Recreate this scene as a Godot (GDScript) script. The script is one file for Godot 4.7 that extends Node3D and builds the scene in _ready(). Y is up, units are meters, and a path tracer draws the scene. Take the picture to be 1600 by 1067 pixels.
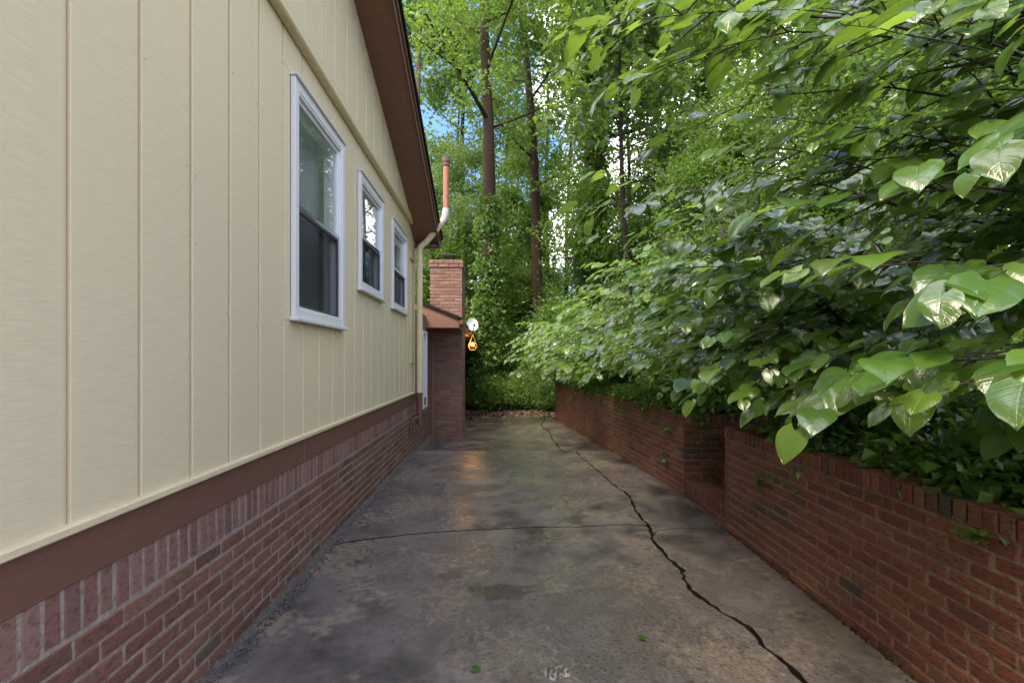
extends Node3D
# A wet concrete driveway between a cream sided house on a brick base and a low brick retaining wall, woods behind.

const EYE := 1.45
const TURN := 0.03354        # the house stands turned by this much to the driveway wall
const HOUSE_AT := Vector3(-1.32, 0, 0)

var rng := RandomNumberGenerator.new()
var M := {}
var taken := {}

# ---------------------------------------------------------------- small helpers
func lin(r: float, g: float, b: float) -> Color:
	return Color(r, g, b).linear_to_srgb()

func rf(a: float, b: float) -> float:
	return rng.randf_range(a, b)

func rv(s: float) -> Vector3:
	return Vector3(rf(-s, s), rf(-s, s), rf(-s, s))

func numbered(called: String) -> String:
	if not taken.has(called):
		taken[called] = 0
		return called
	taken[called] += 1
	return "%s_%03d" % [called, taken[called]]

func thing(called: String, label: String, category: String, at := Vector3.ZERO, group := "") -> Node3D:
	var o := Node3D.new()
	o.name = numbered(called)
	add_child(o)
	o.position = at
	o.set_meta("label", label)
	o.set_meta("category", category)
	if group:
		o.set_meta("group", group)
	return o

func tag(o: Node3D, label: String, category: String, group := "") -> void:
	o.set_meta("label", label)
	o.set_meta("category", category)
	if group:
		o.set_meta("group", group)

func put(called: String, mesh: Mesh, mat: Material, parent: Node = null, at := Vector3.ZERO) -> MeshInstance3D:
	var o := MeshInstance3D.new()
	o.mesh = mesh
	if mat:
		o.material_override = mat
	if parent:
		o.name = called
		parent.add_child(o, true)
	else:
		o.name = numbered(called)
		add_child(o)
	o.position = at
	return o

func node(called: String, parent: Node) -> Node3D:
	var o := Node3D.new()
	o.name = called
	parent.add_child(o, true)
	return o

class MB:
	var v := PackedVector3Array()
	var n := PackedVector3Array()
	var uv := PackedVector2Array()
	var ix := PackedInt32Array()
	func tri(a: Vector3, b: Vector3, c: Vector3, out: Vector3) -> void:
		var nn := (b - a).cross(c - a)
		if nn.length_squared() < 1e-16:
			return
		nn = nn.normalized()
		var s := v.size()
		if nn.dot(out) < 0.0:
			nn = -nn
			v.append_array([a, b, c])
		else:
			v.append_array([a, c, b])
		n.append_array([nn, nn, nn])
		uv.append_array([Vector2(a.x, -a.y), Vector2(b.x, -b.y), Vector2(c.x, -c.y)])
		ix.append_array([s, s + 1, s + 2])
	func quad(a: Vector3, b: Vector3, c: Vector3, d: Vector3, out: Vector3) -> void:
		tri(a, b, c, out)
		tri(a, c, d, out)
	func box(lo: Vector3, hi: Vector3, ch := 0.0) -> void:
		# a box with chamfered edges
		var c := (lo + hi) * 0.5
		var h := (hi - lo) * 0.5
		if ch <= 0.0:
			for ax in 3:
				for s in [-1.0, 1.0]:
					var nn := Vector3.ZERO
					nn[ax] = s
					var u := Vector3.ZERO
					u[(ax + 1) % 3] = h[(ax + 1) % 3]
					var w := Vector3.ZERO
					w[(ax + 2) % 3] = h[(ax + 2) % 3]
					var p := c + nn * h[ax]
					quad(p - u - w, p + u - w, p + u + w, p - u + w, nn)
			return
		ch = minf(ch, 0.45 * minf(h.x, minf(h.y, h.z)))
		for ax in 3:
			for s in [-1.0, 1.0]:
				var nn := Vector3.ZERO
				nn[ax] = s
				var u := Vector3.ZERO
				u[(ax + 1) % 3] = h[(ax + 1) % 3] - ch
				var w := Vector3.ZERO
				w[(ax + 2) % 3] = h[(ax + 2) % 3] - ch
				var p := c + nn * h[ax]
				quad(p - u - w, p + u - w, p + u + w, p - u + w, nn)
		for ax in 3:
			var b1 := (ax + 1) % 3
			var b2 := (ax + 2) % 3
			for s1 in [-1.0, 1.0]:
				for s2 in [-1.0, 1.0]:
					var e := Vector3.ZERO
					e[ax] = h[ax] - ch
					var p := c
					p[b1] += s1 * h[b1]
					p[b2] += s2 * (h[b2] - ch)
					var q := c
					q[b1] += s1 * (h[b1] - ch)
					q[b2] += s2 * h[b2]
					var nn := Vector3.ZERO
					nn[b1] = s1
					nn[b2] = s2
					quad(p - e, p + e, q + e, q - e, nn)
		for sx in [-1.0, 1.0]:
			for sy in [-1.0, 1.0]:
				for sz in [-1.0, 1.0]:
					var s := Vector3(sx, sy, sz)
					var k := c + s * (h - Vector3.ONE * ch)
					tri(k + Vector3(sx * ch, 0, 0), k + Vector3(0, sy * ch, 0), k + Vector3(0, 0, sz * ch), s)
	func add(m: MB, t: Transform3D) -> void:
		var s := v.size()
		for p in m.v:
			v.append(t * p)
		for q in m.n:
			n.append((t.basis * q).normalized())
		uv.append_array(m.uv)
		for i in m.ix:
			ix.append(i + s)
	func tube(pts: PackedVector3Array, rad: PackedFloat32Array, sides: int, cap := true, wob := 0.0, sd := 0) -> void:
		var s := v.size()
		var up := Vector3(0.31, 0.2, 0.93)
		var len := 0.0
		for i in pts.size():
			var d := (pts[mini(i + 1, pts.size() - 1)] - pts[maxi(i - 1, 0)]).normalized()
			var a := d.cross(up)
			if a.length() < 0.1:
				a = d.cross(Vector3(1, 0, 0))
			a = a.normalized()
			up = a.cross(d)
			var b := d.cross(a).normalized()
			if i:
				len += pts[i].distance_to(pts[i - 1])
			for k in sides + 1:
				var an := TAU * k / sides
				var nn := a * cos(an) + b * sin(an)
				var r := rad[i]
				if wob > 0.0:
					r *= 1.0 + wob * sin(an * 3.0 + sd + i * 0.7) + wob * 0.7 * sin(an * 5.0 - sd * 2.0 + i * 1.3)
				v.append(pts[i] + nn * r)
				n.append(nn)
				uv.append(Vector2(float(k) / sides, len))
		for i in pts.size() - 1:
			for k in sides:
				var p := s + i * (sides + 1) + k
				var q := p + sides + 1
				ix.append_array([p, p + 1, q, p + 1, q + 1, q])
		# winding is checked once
		var i0 := ix[ix.size() - 6]
		var i1 := ix[ix.size() - 5]
		var i2 := ix[ix.size() - 4]
		if (v[i1] - v[i0]).cross(v[i2] - v[i0]).dot(n[i0]) > 0.0:
			var from := ix.size() - 6 * (pts.size() - 1) * sides
			for k in range(from, ix.size(), 3):
				var t := ix[k + 1]
				ix[k + 1] = ix[k + 2]
				ix[k + 2] = t
		if cap:
			for e in [0, pts.size() - 1]:
				var d := (pts[e] - pts[1 if e == 0 else e - 1]).normalized()
				for k in sides:
					tri(pts[e], v[s + e * (sides + 1) + k], v[s + e * (sides + 1) + k + 1], d)
	func arrays() -> Array:
		var a := []
		a.resize(Mesh.ARRAY_MAX)
		a[Mesh.ARRAY_VERTEX] = v
		a[Mesh.ARRAY_NORMAL] = n
		a[Mesh.ARRAY_TEX_UV] = uv
		a[Mesh.ARRAY_INDEX] = ix
		return a
	func mesh() -> ArrayMesh:
		var m := ArrayMesh.new()
		m.add_surface_from_arrays(Mesh.PRIMITIVE_TRIANGLES, arrays())
		return m

func boxmesh(lo: Vector3, hi: Vector3, ch := 0.0) -> ArrayMesh:
	var b := MB.new()
	b.box(lo, hi, ch)
	return b.mesh()

func multi(called: String, mesh: Mesh, xf: Array, parent: Node, mat: Material = null) -> MultiMeshInstance3D:
	var mm := MultiMesh.new()
	mm.transform_format = MultiMesh.TRANSFORM_3D
	mm.mesh = mesh
	mm.instance_count = xf.size()
	for i in xf.size():
		mm.set_instance_transform(i, xf[i])
	var o := MultiMeshInstance3D.new()
	o.multimesh = mm
	if mat:
		o.material_override = mat
	o.set_meta("kind", "stuff")
	if parent == self:
		o.name = numbered(called)
		add_child(o)
	else:
		o.name = called
		parent.add_child(o, true)
	return o

# ---------------------------------------------------------------- materials
func noise(freq: float, oct := 4, seed_ := 1, type := FastNoiseLite.TYPE_SIMPLEX_SMOOTH) -> FastNoiseLite:
	var f := FastNoiseLite.new()
	f.noise_type = type
	f.frequency = freq
	f.seed = seed_
	f.fractal_octaves = oct
	return f

func ntex(freq: float, oct: int, seed_: int, ramp = null, size := 512) -> NoiseTexture2D:
	var t := NoiseTexture2D.new()
	t.width = size
	t.height = size
	t.seamless = true
	t.noise = noise(freq, oct, seed_)
	if ramp != null:
		var g := Gradient.new()
		g.offsets = PackedFloat32Array(ramp[0])
		var cs := PackedColorArray()
		for c in ramp[1]:
			cs.append(c)
		g.colors = cs
		t.color_ramp = g
	return t

func mat(c: Color, rough := 0.7, spec := 0.5) -> StandardMaterial3D:
	var m := StandardMaterial3D.new()
	m.albedo_color = c
	m.roughness = rough
	m.metallic_specular = spec
	return m

func tri_map(m: StandardMaterial3D, scale: Vector3, albedo: Texture2D, bump: Texture2D, bump_cm: float, rough: Texture2D = null) -> StandardMaterial3D:
	m.uv1_triplanar = true
	m.uv1_world_triplanar = true
	m.uv1_scale = scale
	m.uv1_triplanar_sharpness = 4.0
	if albedo:
		m.albedo_texture = albedo
	if bump:
		m.heightmap_enabled = true
		m.heightmap_texture = bump
		m.heightmap_scale = bump_cm
	if rough:
		m.roughness_texture = rough
	return m

func leafmat(r: float, g: float, b: float, rough: float, through: float, spec := 0.5) -> StandardMaterial3D:
	var m := mat(lin(r, g, b), rough, spec)
	m.backlight_enabled = true
	m.backlight = lin(through * 0.62, through, through * 0.10)
	m.cull_mode = BaseMaterial3D.CULL_DISABLED
	return m

func make_materials() -> void:
	var w := Color(1, 1, 1)
	var t_fine := ntex(0.045, 5, 3)
	var t_mid := ntex(0.012, 5, 5)
	var t_mottle := ntex(0.012, 5, 9, [[0.0, 0.35, 0.6, 1.0], [Color(0.72, 0.70, 0.66), Color(0.93, 0.92, 0.9), Color(1, 1, 1), Color(0.86, 0.85, 0.84)]])
	var t_brick := ntex(0.03, 5, 17, [[0.0, 0.3, 0.55, 0.8, 1.0], [Color(0.45, 0.42, 0.42), Color(0.8, 0.78, 0.76), Color(1, 0.98, 0.97), Color(0.92, 0.92, 0.9), Color(0.66, 0.66, 0.62)]])
	var t_brick2 := ntex(0.02, 5, 18, [[0.0, 0.3, 0.55, 0.8, 1.0], [Color(0.72, 0.70, 0.70), Color(0.9, 0.88, 0.87), Color(1, 0.98, 0.97), Color(0.94, 0.94, 0.92), Color(0.8, 0.8, 0.77)]])
	var t_faint := ntex(0.02, 4, 33, [[0.0, 0.5, 1.0], [Color(0.93, 0.92, 0.91), Color(0.97, 0.965, 0.96), w]])
	var t_rough := ntex(0.01, 4, 23, [[0.0, 0.45, 0.7, 1.0], [Color(0.55, 0.55, 0.55), Color(0.8, 0.8, 0.8), Color(0.95, 0.95, 0.95), w]])
	# bricks of the house base, pinkish brown
	var i := 0
	for c in [[0.262, 0.148, 0.122], [0.232, 0.122, 0.102], [0.285, 0.172, 0.143], [0.200, 0.115, 0.097], [0.240, 0.152, 0.118], [0.195, 0.137, 0.108]]:
		M["hb%d" % i] = tri_map(mat(lin(c[0], c[1], c[2]), 0.85, 0.35), Vector3(2.3, 3.1, 2.3), t_brick2, t_fine, 0.10)
		i += 1
	i = 0
	for c in [[0.225, 0.112, 0.080], [0.195, 0.094, 0.066], [0.245, 0.130, 0.092], [0.165, 0.086, 0.064], [0.205, 0.118, 0.080], [0.150, 0.100, 0.072]]:
		M["hc%d" % i] = tri_map(mat(lin(c[0], c[1], c[2]), 0.8, 0.4), Vector3(2.3, 3.1, 2.3), t_brick2, t_fine, 0.14)
		i += 1
	i = 0
	# rustic red bricks of the retaining wall, wet
	for c in [[0.195, 0.066, 0.038], [0.165, 0.050, 0.031], [0.215, 0.082, 0.045], [0.125, 0.047, 0.032], [0.180, 0.080, 0.047], [0.070, 0.055, 0.038]]:
		M["rb%d" % i] = tri_map(mat(lin(c[0], c[1], c[2]), 0.72, 0.5), Vector3(1.6, 6.0, 1.6), t_brick, t_fine, 0.45)
		i += 1
	M.mortar_pale = tri_map(mat(lin(0.36, 0.30, 0.255), 0.95, 0.2), Vector3(2, 2, 2), t_mottle, t_fine, 0.4)
	M.mortar_tan = tri_map(mat(lin(0.23, 0.17, 0.115), 0.92, 0.3), Vector3(2, 2, 2), t_mottle, t_fine, 0.5)
	M.cream = tri_map(mat(lin(0.735, 0.628, 0.42), 0.62, 0.4), Vector3(0.8, 9.0, 0.8), ntex(0.02, 4, 31, [[0.0, 0.5, 1.0], [Color(0.955, 0.945, 0.94), Color(0.985, 0.98, 0.97), w]]), t_fine, 0.013)
	M.cream_trim = tri_map(mat(lin(0.76, 0.645, 0.415), 0.55, 0.4), Vector3(1, 4, 1), t_faint, t_fine, 0.04)
	M.cream_band = tri_map(mat(lin(0.42, 0.36, 0.235), 0.6, 0.4), Vector3(1, 3, 1), t_faint, t_fine, 0.06)
	M.brown = tri_map(mat(lin(0.180, 0.090, 0.063), 0.55, 0.4), Vector3(0.7, 2, 0.7), t_faint, t_fine, 0.04)
	M.brown_soffit = tri_map(mat(lin(0.245, 0.135, 0.097), 0.7, 0.3), Vector3(0.7, 0.7, 0.7), t_faint, t_fine, 0.06)
	M.shingle = tri_map(mat(lin(0.022, 0.019, 0.018), 0.85, 0.4), Vector3(3, 3, 3), t_mottle, t_fine, 1.0)
	M.white = mat(lin(0.72, 0.71, 0.72), 0.4, 0.5)
	M.vinyl = mat(lin(0.76, 0.76, 0.78), 0.35, 0.5)
	M.reveal = mat(lin(0.40, 0.39, 0.34), 0.6, 0.4)
	M.interior = mat(lin(0.42, 0.39, 0.34), 0.9, 0.2)
	M.curtain = mat(lin(0.30, 0.30, 0.31), 0.9, 0.2)
	var g := mat(Color(0.75, 0.85, 0.82, 0.10), 0.02, 0.5)
	g.transparency = BaseMaterial3D.TRANSPARENCY_ALPHA
	M.glass = g
	var sc := mat(Color(0.10, 0.10, 0.12, 0.55), 0.8, 0.2)
	sc.transparency = BaseMaterial3D.TRANSPARENCY_ALPHA
	M.screen = sc
	M.screen_frame = mat(lin(0.055, 0.055, 0.062), 0.5, 0.5)
	M.terracotta = tri_map(mat(lin(0.40, 0.145, 0.095), 0.5, 0.5), Vector3(2, 2, 2), t_mottle, t_fine, 0.1)
	M.rust = tri_map(mat(lin(0.20, 0.095, 0.075), 0.7, 0.5), Vector3(6, 6, 6), t_brick, t_fine, 0.3)
	M.tape = tri_map(mat(lin(0.62, 0.62, 0.65), 0.4, 0.5), Vector3(5, 5, 5), t_brick, t_fine, 0.6)
	M.clay = tri_map(mat(lin(0.48, 0.25, 0.13), 0.8, 0.3), Vector3(3, 3, 3), t_mottle, t_fine, 0.2)
	M.metal_dark = mat(lin(0.03, 0.028, 0.028), 0.5, 0.5)
	M.dish = mat(lin(0.72, 0.72, 0.74), 0.4, 0.5)
	M.copper = mat(lin(0.45, 0.24, 0.08), 0.4, 0.5)
	var e := mat(lin(0.9, 0.8, 0.6), 0.4)
	e.emission_enabled = true
	e.emission = Color(1.0, 0.78, 0.42)
	e.emission_energy_multiplier = 0.9
	M.bulb = e
	# barks
	var t_bark := ntex(0.03, 5, 41, [[0.0, 0.4, 0.6, 1.0], [Color(0.42, 0.40, 0.38), Color(0.8, 0.78, 0.74), Color(1, 0.98, 0.95), Color(0.75, 0.78, 0.7)]])
	for c in [["bark_brown", 0.085, 0.062, 0.048], ["bark_dark", 0.04, 0.032, 0.025], ["bark_pale", 0.25, 0.215, 0.18], ["bark_red", 0.10, 0.068, 0.054]]:
		M[c[0]] = tri_map(mat(lin(c[1], c[2], c[3]), 0.85, 0.3), Vector3(3.5, 0.7, 3.5), t_bark, t_fine, 3.0)
	M.twig = mat(lin(0.035, 0.024, 0.018), 0.6, 0.5)
	M.soil = tri_map(mat(lin(0.075, 0.050, 0.036), 0.95, 0.2), Vector3(1.2, 1.2, 1.2), t_brick, t_fine, 3.0)
	M.crack = tri_map(mat(lin(0.034, 0.027, 0.021), 0.95, 0.2), Vector3(5, 5, 5), t_brick, t_fine, 1.0)
	M.gravel = tri_map(mat(lin(0.17, 0.15, 0.135), 0.9, 0.3), Vector3(4, 4, 4), t_brick, t_fine, 0.8)
	M.litter_a = mat(lin(0.135, 0.082, 0.060), 0.8, 0.3)
	M.litter_b = mat(lin(0.09, 0.056, 0.043), 0.8, 0.3)
	M.litter_c = mat(lin(0.18, 0.125, 0.085), 0.8, 0.3)
	var wa := mat(Color(0.16, 0.125, 0.085, 0.22), 0.02, 0.5)
	wa.transparency = BaseMaterial3D.TRANSPARENCY_ALPHA
	M.water = wa
	# leaves
	var vein := vein_map()
	i = 0
	for c in [[0.050, 0.108, 0.013, 0.30], [0.039, 0.090, 0.012, 0.24], [0.076, 0.142, 0.015, 0.42], [0.033, 0.078, 0.012, 0.20], [0.108, 0.176, 0.017, 0.52], [0.060, 0.098, 0.018, 0.28]]:
		var m := leafmat(c[0], c[1], c[2], 0.25, c[3], 0.7)
		m.heightmap_enabled = true
		m.heightmap_texture = vein
		m.heightmap_scale = 0.13
		M["heart%d" % i] = m
		i += 1
	for c in [["lf_bright", 0.078, 0.132, 0.026, 0.38], ["lf_bright2", 0.062, 0.112, 0.024, 0.34], ["lf_mid", 0.058, 0.118, 0.02, 0.36], ["lf_mid2", 0.070, 0.125, 0.026, 0.36], ["lf_dark", 0.046, 0.096, 0.020, 0.30], ["lf_dark2", 0.056, 0.108, 0.024, 0.34], ["lf_grey", 0.075, 0.110, 0.055, 0.30], ["lf_grey2", 0.058, 0.098, 0.042, 0.30], ["lf_yellow", 0.11, 0.155, 0.024, 0.44], ["lf_silver", 0.11, 0.13, 0.115, 0.10]]:
		M[c[0]] = leafmat(c[1], c[2], c[3], 0.38, c[4], 0.5)

func vein_map() -> ImageTexture:
	var s := 256
	var im := Image.create_empty(s, s, false, Image.FORMAT_RGB8)
	var nz := noise(0.02, 3, 77)
	for y in s:
		for x in s:
			var p := Vector2(x, y) / s           # v runs from base to tip, u across, midrib at u = .5
			var a := absf(p.x - 0.5) * 2.0
			var h := 0.55 + 0.16 * nz.get_noise_2d(x, y) + 0.05 * nz.get_noise_2d(x * 4.0 + 90.0, y * 4.0)
			h -= 0.36 * exp(-pow(a * 24.0, 2.0))
			for k in 5:
				var c := p.y - (0.02 + 0.16 * k) - a * (0.42 - 0.02 * k) * (0.6 + 0.4 * p.y)
				h -= 0.22 * exp(-pow(c * 60.0, 2.0))
			h += 0.015 * sin((p.y - a * 0.4) * 31.0)
			h = clampf(h, 0.0, 1.0)
			im.set_pixel(x, y, Color(h, h, h))
	return ImageTexture.create_from_image(im)

# the driveway's concrete: colour, roughness and relief over a sheet of sx by sz metres
func concrete(sx: float, sz: float, w: int, h: int, seed_: int, far: bool) -> StandardMaterial3D:
	var px := w / sx
	var big := noise(0.55 / px, 4, seed_)
	var im_big := big.get_image(w, h, false, false, false)
	var im_mid := noise(2.2 / px, 5, seed_ + 1).get_image(w, h, false, false, false)
	var im_fine := noise(14.0 / px, 4, seed_ + 2).get_image(w, h, false, false, false)
	var im_spk := noise(38.0 / px, 3, seed_ + 3).get_image(w, h, false, false, false)
	var im_tan := noise(1.3 / px, 5, seed_ + 4).get_image(w, h, false, false, false)
	var B := im_big.get_data()
	var D := im_mid.get_data()
	var F := im_fine.get_data()
	var S := im_spk.get_data()
	var T := im_tan.get_data()
	var st := im_big.get_data_size() / (w * h)
	var col := PackedByteArray()
	col.resize(w * h * 3)
	var rg := PackedByteArray()
	rg.resize(w * h)
	var hm := PackedByteArray()
	hm.resize(w * h)
	for i in w * h:
		var b := B[i * st] / 255.0
		var d := D[i * st] / 255.0
		var f := F[i * st] / 255.0
		var s := S[i * st] / 255.0
		var t := T[i * st] / 255.0
		var y := float(i / w) / h
		var x := float(i % w) / w
		# base grey-violet, damp dark stains, worn tan patches, aggregate specks
		var l := 0.132 + 0.20 * (b - 0.5) + 0.20 * (d - 0.5) + 0.05 * (f - 0.5)
		var damp := smoothstep(0.50, 0.66, 0.55 * b + 0.45 * d)
		l *= 1.0 - 0.46 * damp
		var tan := smoothstep(0.50, 0.70, t + 0.35 * (f - 0.5) + 0.35 * (d - 0.5)) * (0.6 + 0.4 * smoothstep(0.40, 0.62, f))
		# the worn tan skin lies along the house side
		tan *= 0.45 + 0.55 * smoothstep(0.55, 0.0, x) + (0.35 if far else 0.0)
		var r := l * 1.10
		var g := l * 0.92
		var bl := l * 0.87
		r = lerpf(r, 0.33, 0.70 * tan)
		g = lerpf(g, 0.255, 0.70 * tan)
		bl = lerpf(bl, 0.175, 0.70 * tan)
		var moss := smoothstep(0.60, 0.74, 0.6 * t + 0.4 * (1.0 - b)) * smoothstep(0.45, 0.6, d)
		r = lerpf(r, 0.12, 0.4 * moss)
		g = lerpf(g, 0.115, 0.4 * moss)
		bl = lerpf(bl, 0.055, 0.4 * moss)
		var pit := smoothstep(0.41, 0.30, s) * (0.15 + 0.85 * smoothstep(0.3, 0.9, y)) * smoothstep(0.35, 0.6, b + 0.3 * (d - 0.5))
		var grain := 1.0 - 0.62 * pit + 0.16 * smoothstep(0.62, 0.74, s)
		r *= grain
		g *= grain
		bl *= grain
		col[i * 3] = int(255.0 * clampf(pow(r, 0.4545), 0.0, 1.0))
		col[i * 3 + 1] = int(255.0 * clampf(pow(g, 0.4545), 0.0, 1.0))
		col[i * 3 + 2] = int(255.0 * clampf(pow(bl, 0.4545), 0.0, 1.0))
		var wet := smoothstep(0.40, 0.62, 0.6 * b + 0.4 * t)
		var ro := lerpf(0.44, 0.19, maxf(wet, damp)) + 0.14 * (f - 0.5) + 0.10 * tan
		if far:
			ro -= 0.10
		rg[i] = int(255.0 * clampf(ro, 0.08, 1.0))
		hm[i] = int(255.0 * clampf(0.5 + 0.16 * (f - 0.5) + 0.35 * (d - 0.5) - 0.34 * pit + 0.26 * (s - 0.5) + 0.08 * tan, 0.0, 1.0))
	var m := StandardMaterial3D.new()
	m.albedo_texture = ImageTexture.create_from_image(Image.create_from_data(w, h, false, Image.FORMAT_RGB8, col))
	m.roughness = 1.0
	m.roughness_texture = ImageTexture.create_from_image(Image.create_from_data(w, h, false, Image.FORMAT_L8, rg))
	m.roughness_texture_channel = BaseMaterial3D.TEXTURE_CHANNEL_RED
	m.heightmap_enabled = true
	m.heightmap_texture = ImageTexture.create_from_image(Image.create_from_data(w, h, false, Image.FORMAT_L8, hm))
	m.heightmap_scale = 0.8
	return m

# ---------------------------------------------------------------- camera, sky, sun
func make_view() -> void:
	var cam := Camera3D.new()
	cam.name = "camera"
	cam.projection = Camera3D.PROJECTION_FRUSTUM
	cam.near = 0.05
	cam.far = 400.0
	cam.size = 0.05 * 1067.0 / 775.0
	cam.frustum_offset = Vector2(0, 0.05 * 29.5 / 775.0)
	cam.position = Vector3(0, EYE, 0)
	add_child(cam)
	cam.current = true

	var sky := ProceduralSkyMaterial.new()
	sky.sky_top_color = lin(0.075, 0.165, 0.42)
	sky.sky_horizon_color = lin(0.17, 0.27, 0.48)
	sky.sky_curve = 0.25
	sky.ground_bottom_color = lin(0.10, 0.09, 0.08)
	sky.ground_horizon_color = lin(0.45, 0.50, 0.55)
	sky.sun_angle_max = 20.0
	var w := 768
	var h := 384
	var cn := noise(1.5, 5, 3)
	var im := Image.create_empty(w, h, false, Image.FORMAT_RGBAF)
	for y in h:
		for x in w:
			var up := (0.5 - (y + 0.5) / h) * PI
			var an := (x + 0.5) / w * TAU
			var d := Vector3(cos(up) * cos(an), sin(up) * 1.6, cos(up) * sin(an))
			var c := smoothstep(-0.10, 0.14, cn.get_noise_3dv(d))
			im.set_pixel(x, y, Color(1.12, 1.06, 0.95, c))
	sky.sky_cover = ImageTexture.create_from_image(im)
	sky.sky_cover_modulate = Color(0.98, 0.95, 0.90)
	var env := Environment.new()
	env.background_mode = Environment.BG_SKY
	env.sky = Sky.new()
	env.sky.sky_material = sky
	env.background_energy_multiplier = 1.0
	env.tonemap_mode = Environment.TONE_MAPPER_LINEAR
	env.tonemap_exposure = 3.9
	env.sdfgi_enabled = true
	env.ssao_enabled = true
	env.ssil_enabled = true
	var we := WorldEnvironment.new()
	we.name = "environment"
	we.environment = env
	add_child(we)
	var sun := DirectionalLight3D.new()
	sun.name = "sun"
	sun.light_energy = 0.5
	sun.light_angular_distance = 24.0
	sun.light_color = Color(1.0, 0.95, 0.86)
	sun.shadow_enabled = true
	add_child(sun)
	sun.look_at_from_position(Vector3(-6, 13, 9), Vector3.ZERO)

# ---------------------------------------------------------------- bricks
# a brick of size (length, height, depth), its front face at z = 0, with worn chamfered edges
func brick_shape(L: float, H: float, D: float, sd: int) -> MB:
	var r := RandomNumberGenerator.new()
	r.seed = 1000 + sd
	var m := MB.new()
	var j := 0.0022
	var c := 0.0045
	var f := []     # front ring
	var e := []     # edge ring, a little behind
	var k := []     # back ring
	for q in [[-1, -1], [1, -1], [1, 1], [-1, 1]]:
		var hx := L * 0.5
		var hy := H * 0.5
		var jx := r.randf_range(-j, j)
		var jy := r.randf_range(-j, j)
		f.append(Vector3(q[0] * (hx - c) + jx, q[1] * (hy - c) + jy, r.randf_range(-0.0015, 0.002)))
		e.append(Vector3(q[0] * hx + jx, q[1] * hy + jy, -c))
		k.append(Vector3(q[0] * hx + jx, q[1] * hy + jy, -D))
	# front face with a raised, uneven middle
	var mid := Vector3(r.randf_range(-0.03, 0.03), r.randf_range(-0.008, 0.008), r.randf_range(0.0, 0.003))
	for i in 4:
		var i2 := (i + 1) % 4
		m.tri(f[i], f[i2], mid, Vector3(0, 0, 1))
		var side: Vector3 = (e[i] + e[i2]) * 0.5
		side.z = 0
		m.quad(f[i], f[i2], e[i2], e[i], side.normalized() + Vector3(0, 0, 1))
		m.quad(e[i], e[i2], k[i2], k[i], side)
	return m

var brick_cache := {}
func brick_variants(L: float, H: float, D: float) -> Array:
	var key := "%.4f %.4f %.4f" % [L, H, D]
	if not brick_cache.has(key):
		var a := []
		for i in 4:
			var b := brick_shape(L, H, D, i + int(L * 1000))
			a.append([b, b.mesh()])
		brick_cache[key] = a
	return brick_cache[key]

# Lays bricks: list of [Transform3D (front face centre, z outwards), L, H, D, single?]; the rest are joined by tint.
func lay(list: Array, parent: Node3D, tint: String, called: String, most := 300) -> void:
	var joined := {}
	var singles := 0
	for b in list:
		var va: Array = brick_variants(b[1], b[2], b[3])[rng.randi() % 4]
		var p := rng.randf()
		var ti := 0 if p < 0.28 else 1 if p < 0.52 else 2 if p < 0.68 else 3 if p < 0.84 else 4 if p < 0.95 else 5
		var key := "%s%d" % [tint, ti]
		var t: Transform3D = b[0]
		t.origin += t.basis.z * rf(-0.0025, 0.002) + t.basis.x * rf(-0.002, 0.002)
		t.basis = t.basis * Basis(Vector3(0, 0, 1), rf(-0.008, 0.008))
		if b[4] and singles < most:
			singles += 1
			var o := put(called, va[1], M[key], parent)
			o.transform = t
		else:
			if not joined.has(key):
				joined[key] = MB.new()
			joined[key].add(va[0], t)
	if joined.size():
		var am := ArrayMesh.new()
		for key in joined:
			am.add_surface_from_arrays(Mesh.PRIMITIVE_TRIANGLES, joined[key].arrays())
			am.surface_set_material(am.get_surface_count() - 1, M[key])
		var o := put("brickwork", am, null, parent)
		o.set_meta("kind", "stuff")

# a running-bond face: from a along dir (unit, horizontal), length len, rows from y0 upwards
func bond(list: Array, a: Vector3, dir: Vector3, out: Vector3, len: float, y0: float, rows: int, pitch_l: float, pitch_h: float, joint: float, single: Callable, depth := 0.05, shift := 0.0) -> void:
	var bas := Basis(dir, Vector3.UP, out)
	if bas.determinant() < 0:
		bas = Basis(-dir, Vector3.UP, out)
	for r in rows:
		var s := -pitch_l * (0.5 if r % 2 else 0.0) - shift
		while s < len:
			var s0 := maxf(s, 0.0)
			var s1 := minf(s + pitch_l - joint, len)
			if s1 - s0 > 0.03:
				var L := pitch_l - joint
				if s1 - s0 < L - 0.004:
					L = snappedf(s1 - s0, 0.01)
				var c := a + dir * ((s0 + s1) * 0.5)
				c.y = y0 + (r + 0.5) * pitch_h
				list.append([Transform3D(bas, c), L, pitch_h - joint, depth, single.call(c)])
			s += pitch_l

# ---------------------------------------------------------------- house
func hs(t: float) -> float:   # height of the rake's underside
	return 6.279 - 0.36 * maxf(t, 2.0) - 0.36 * maxf(2.0 - t, 0.0)

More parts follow.
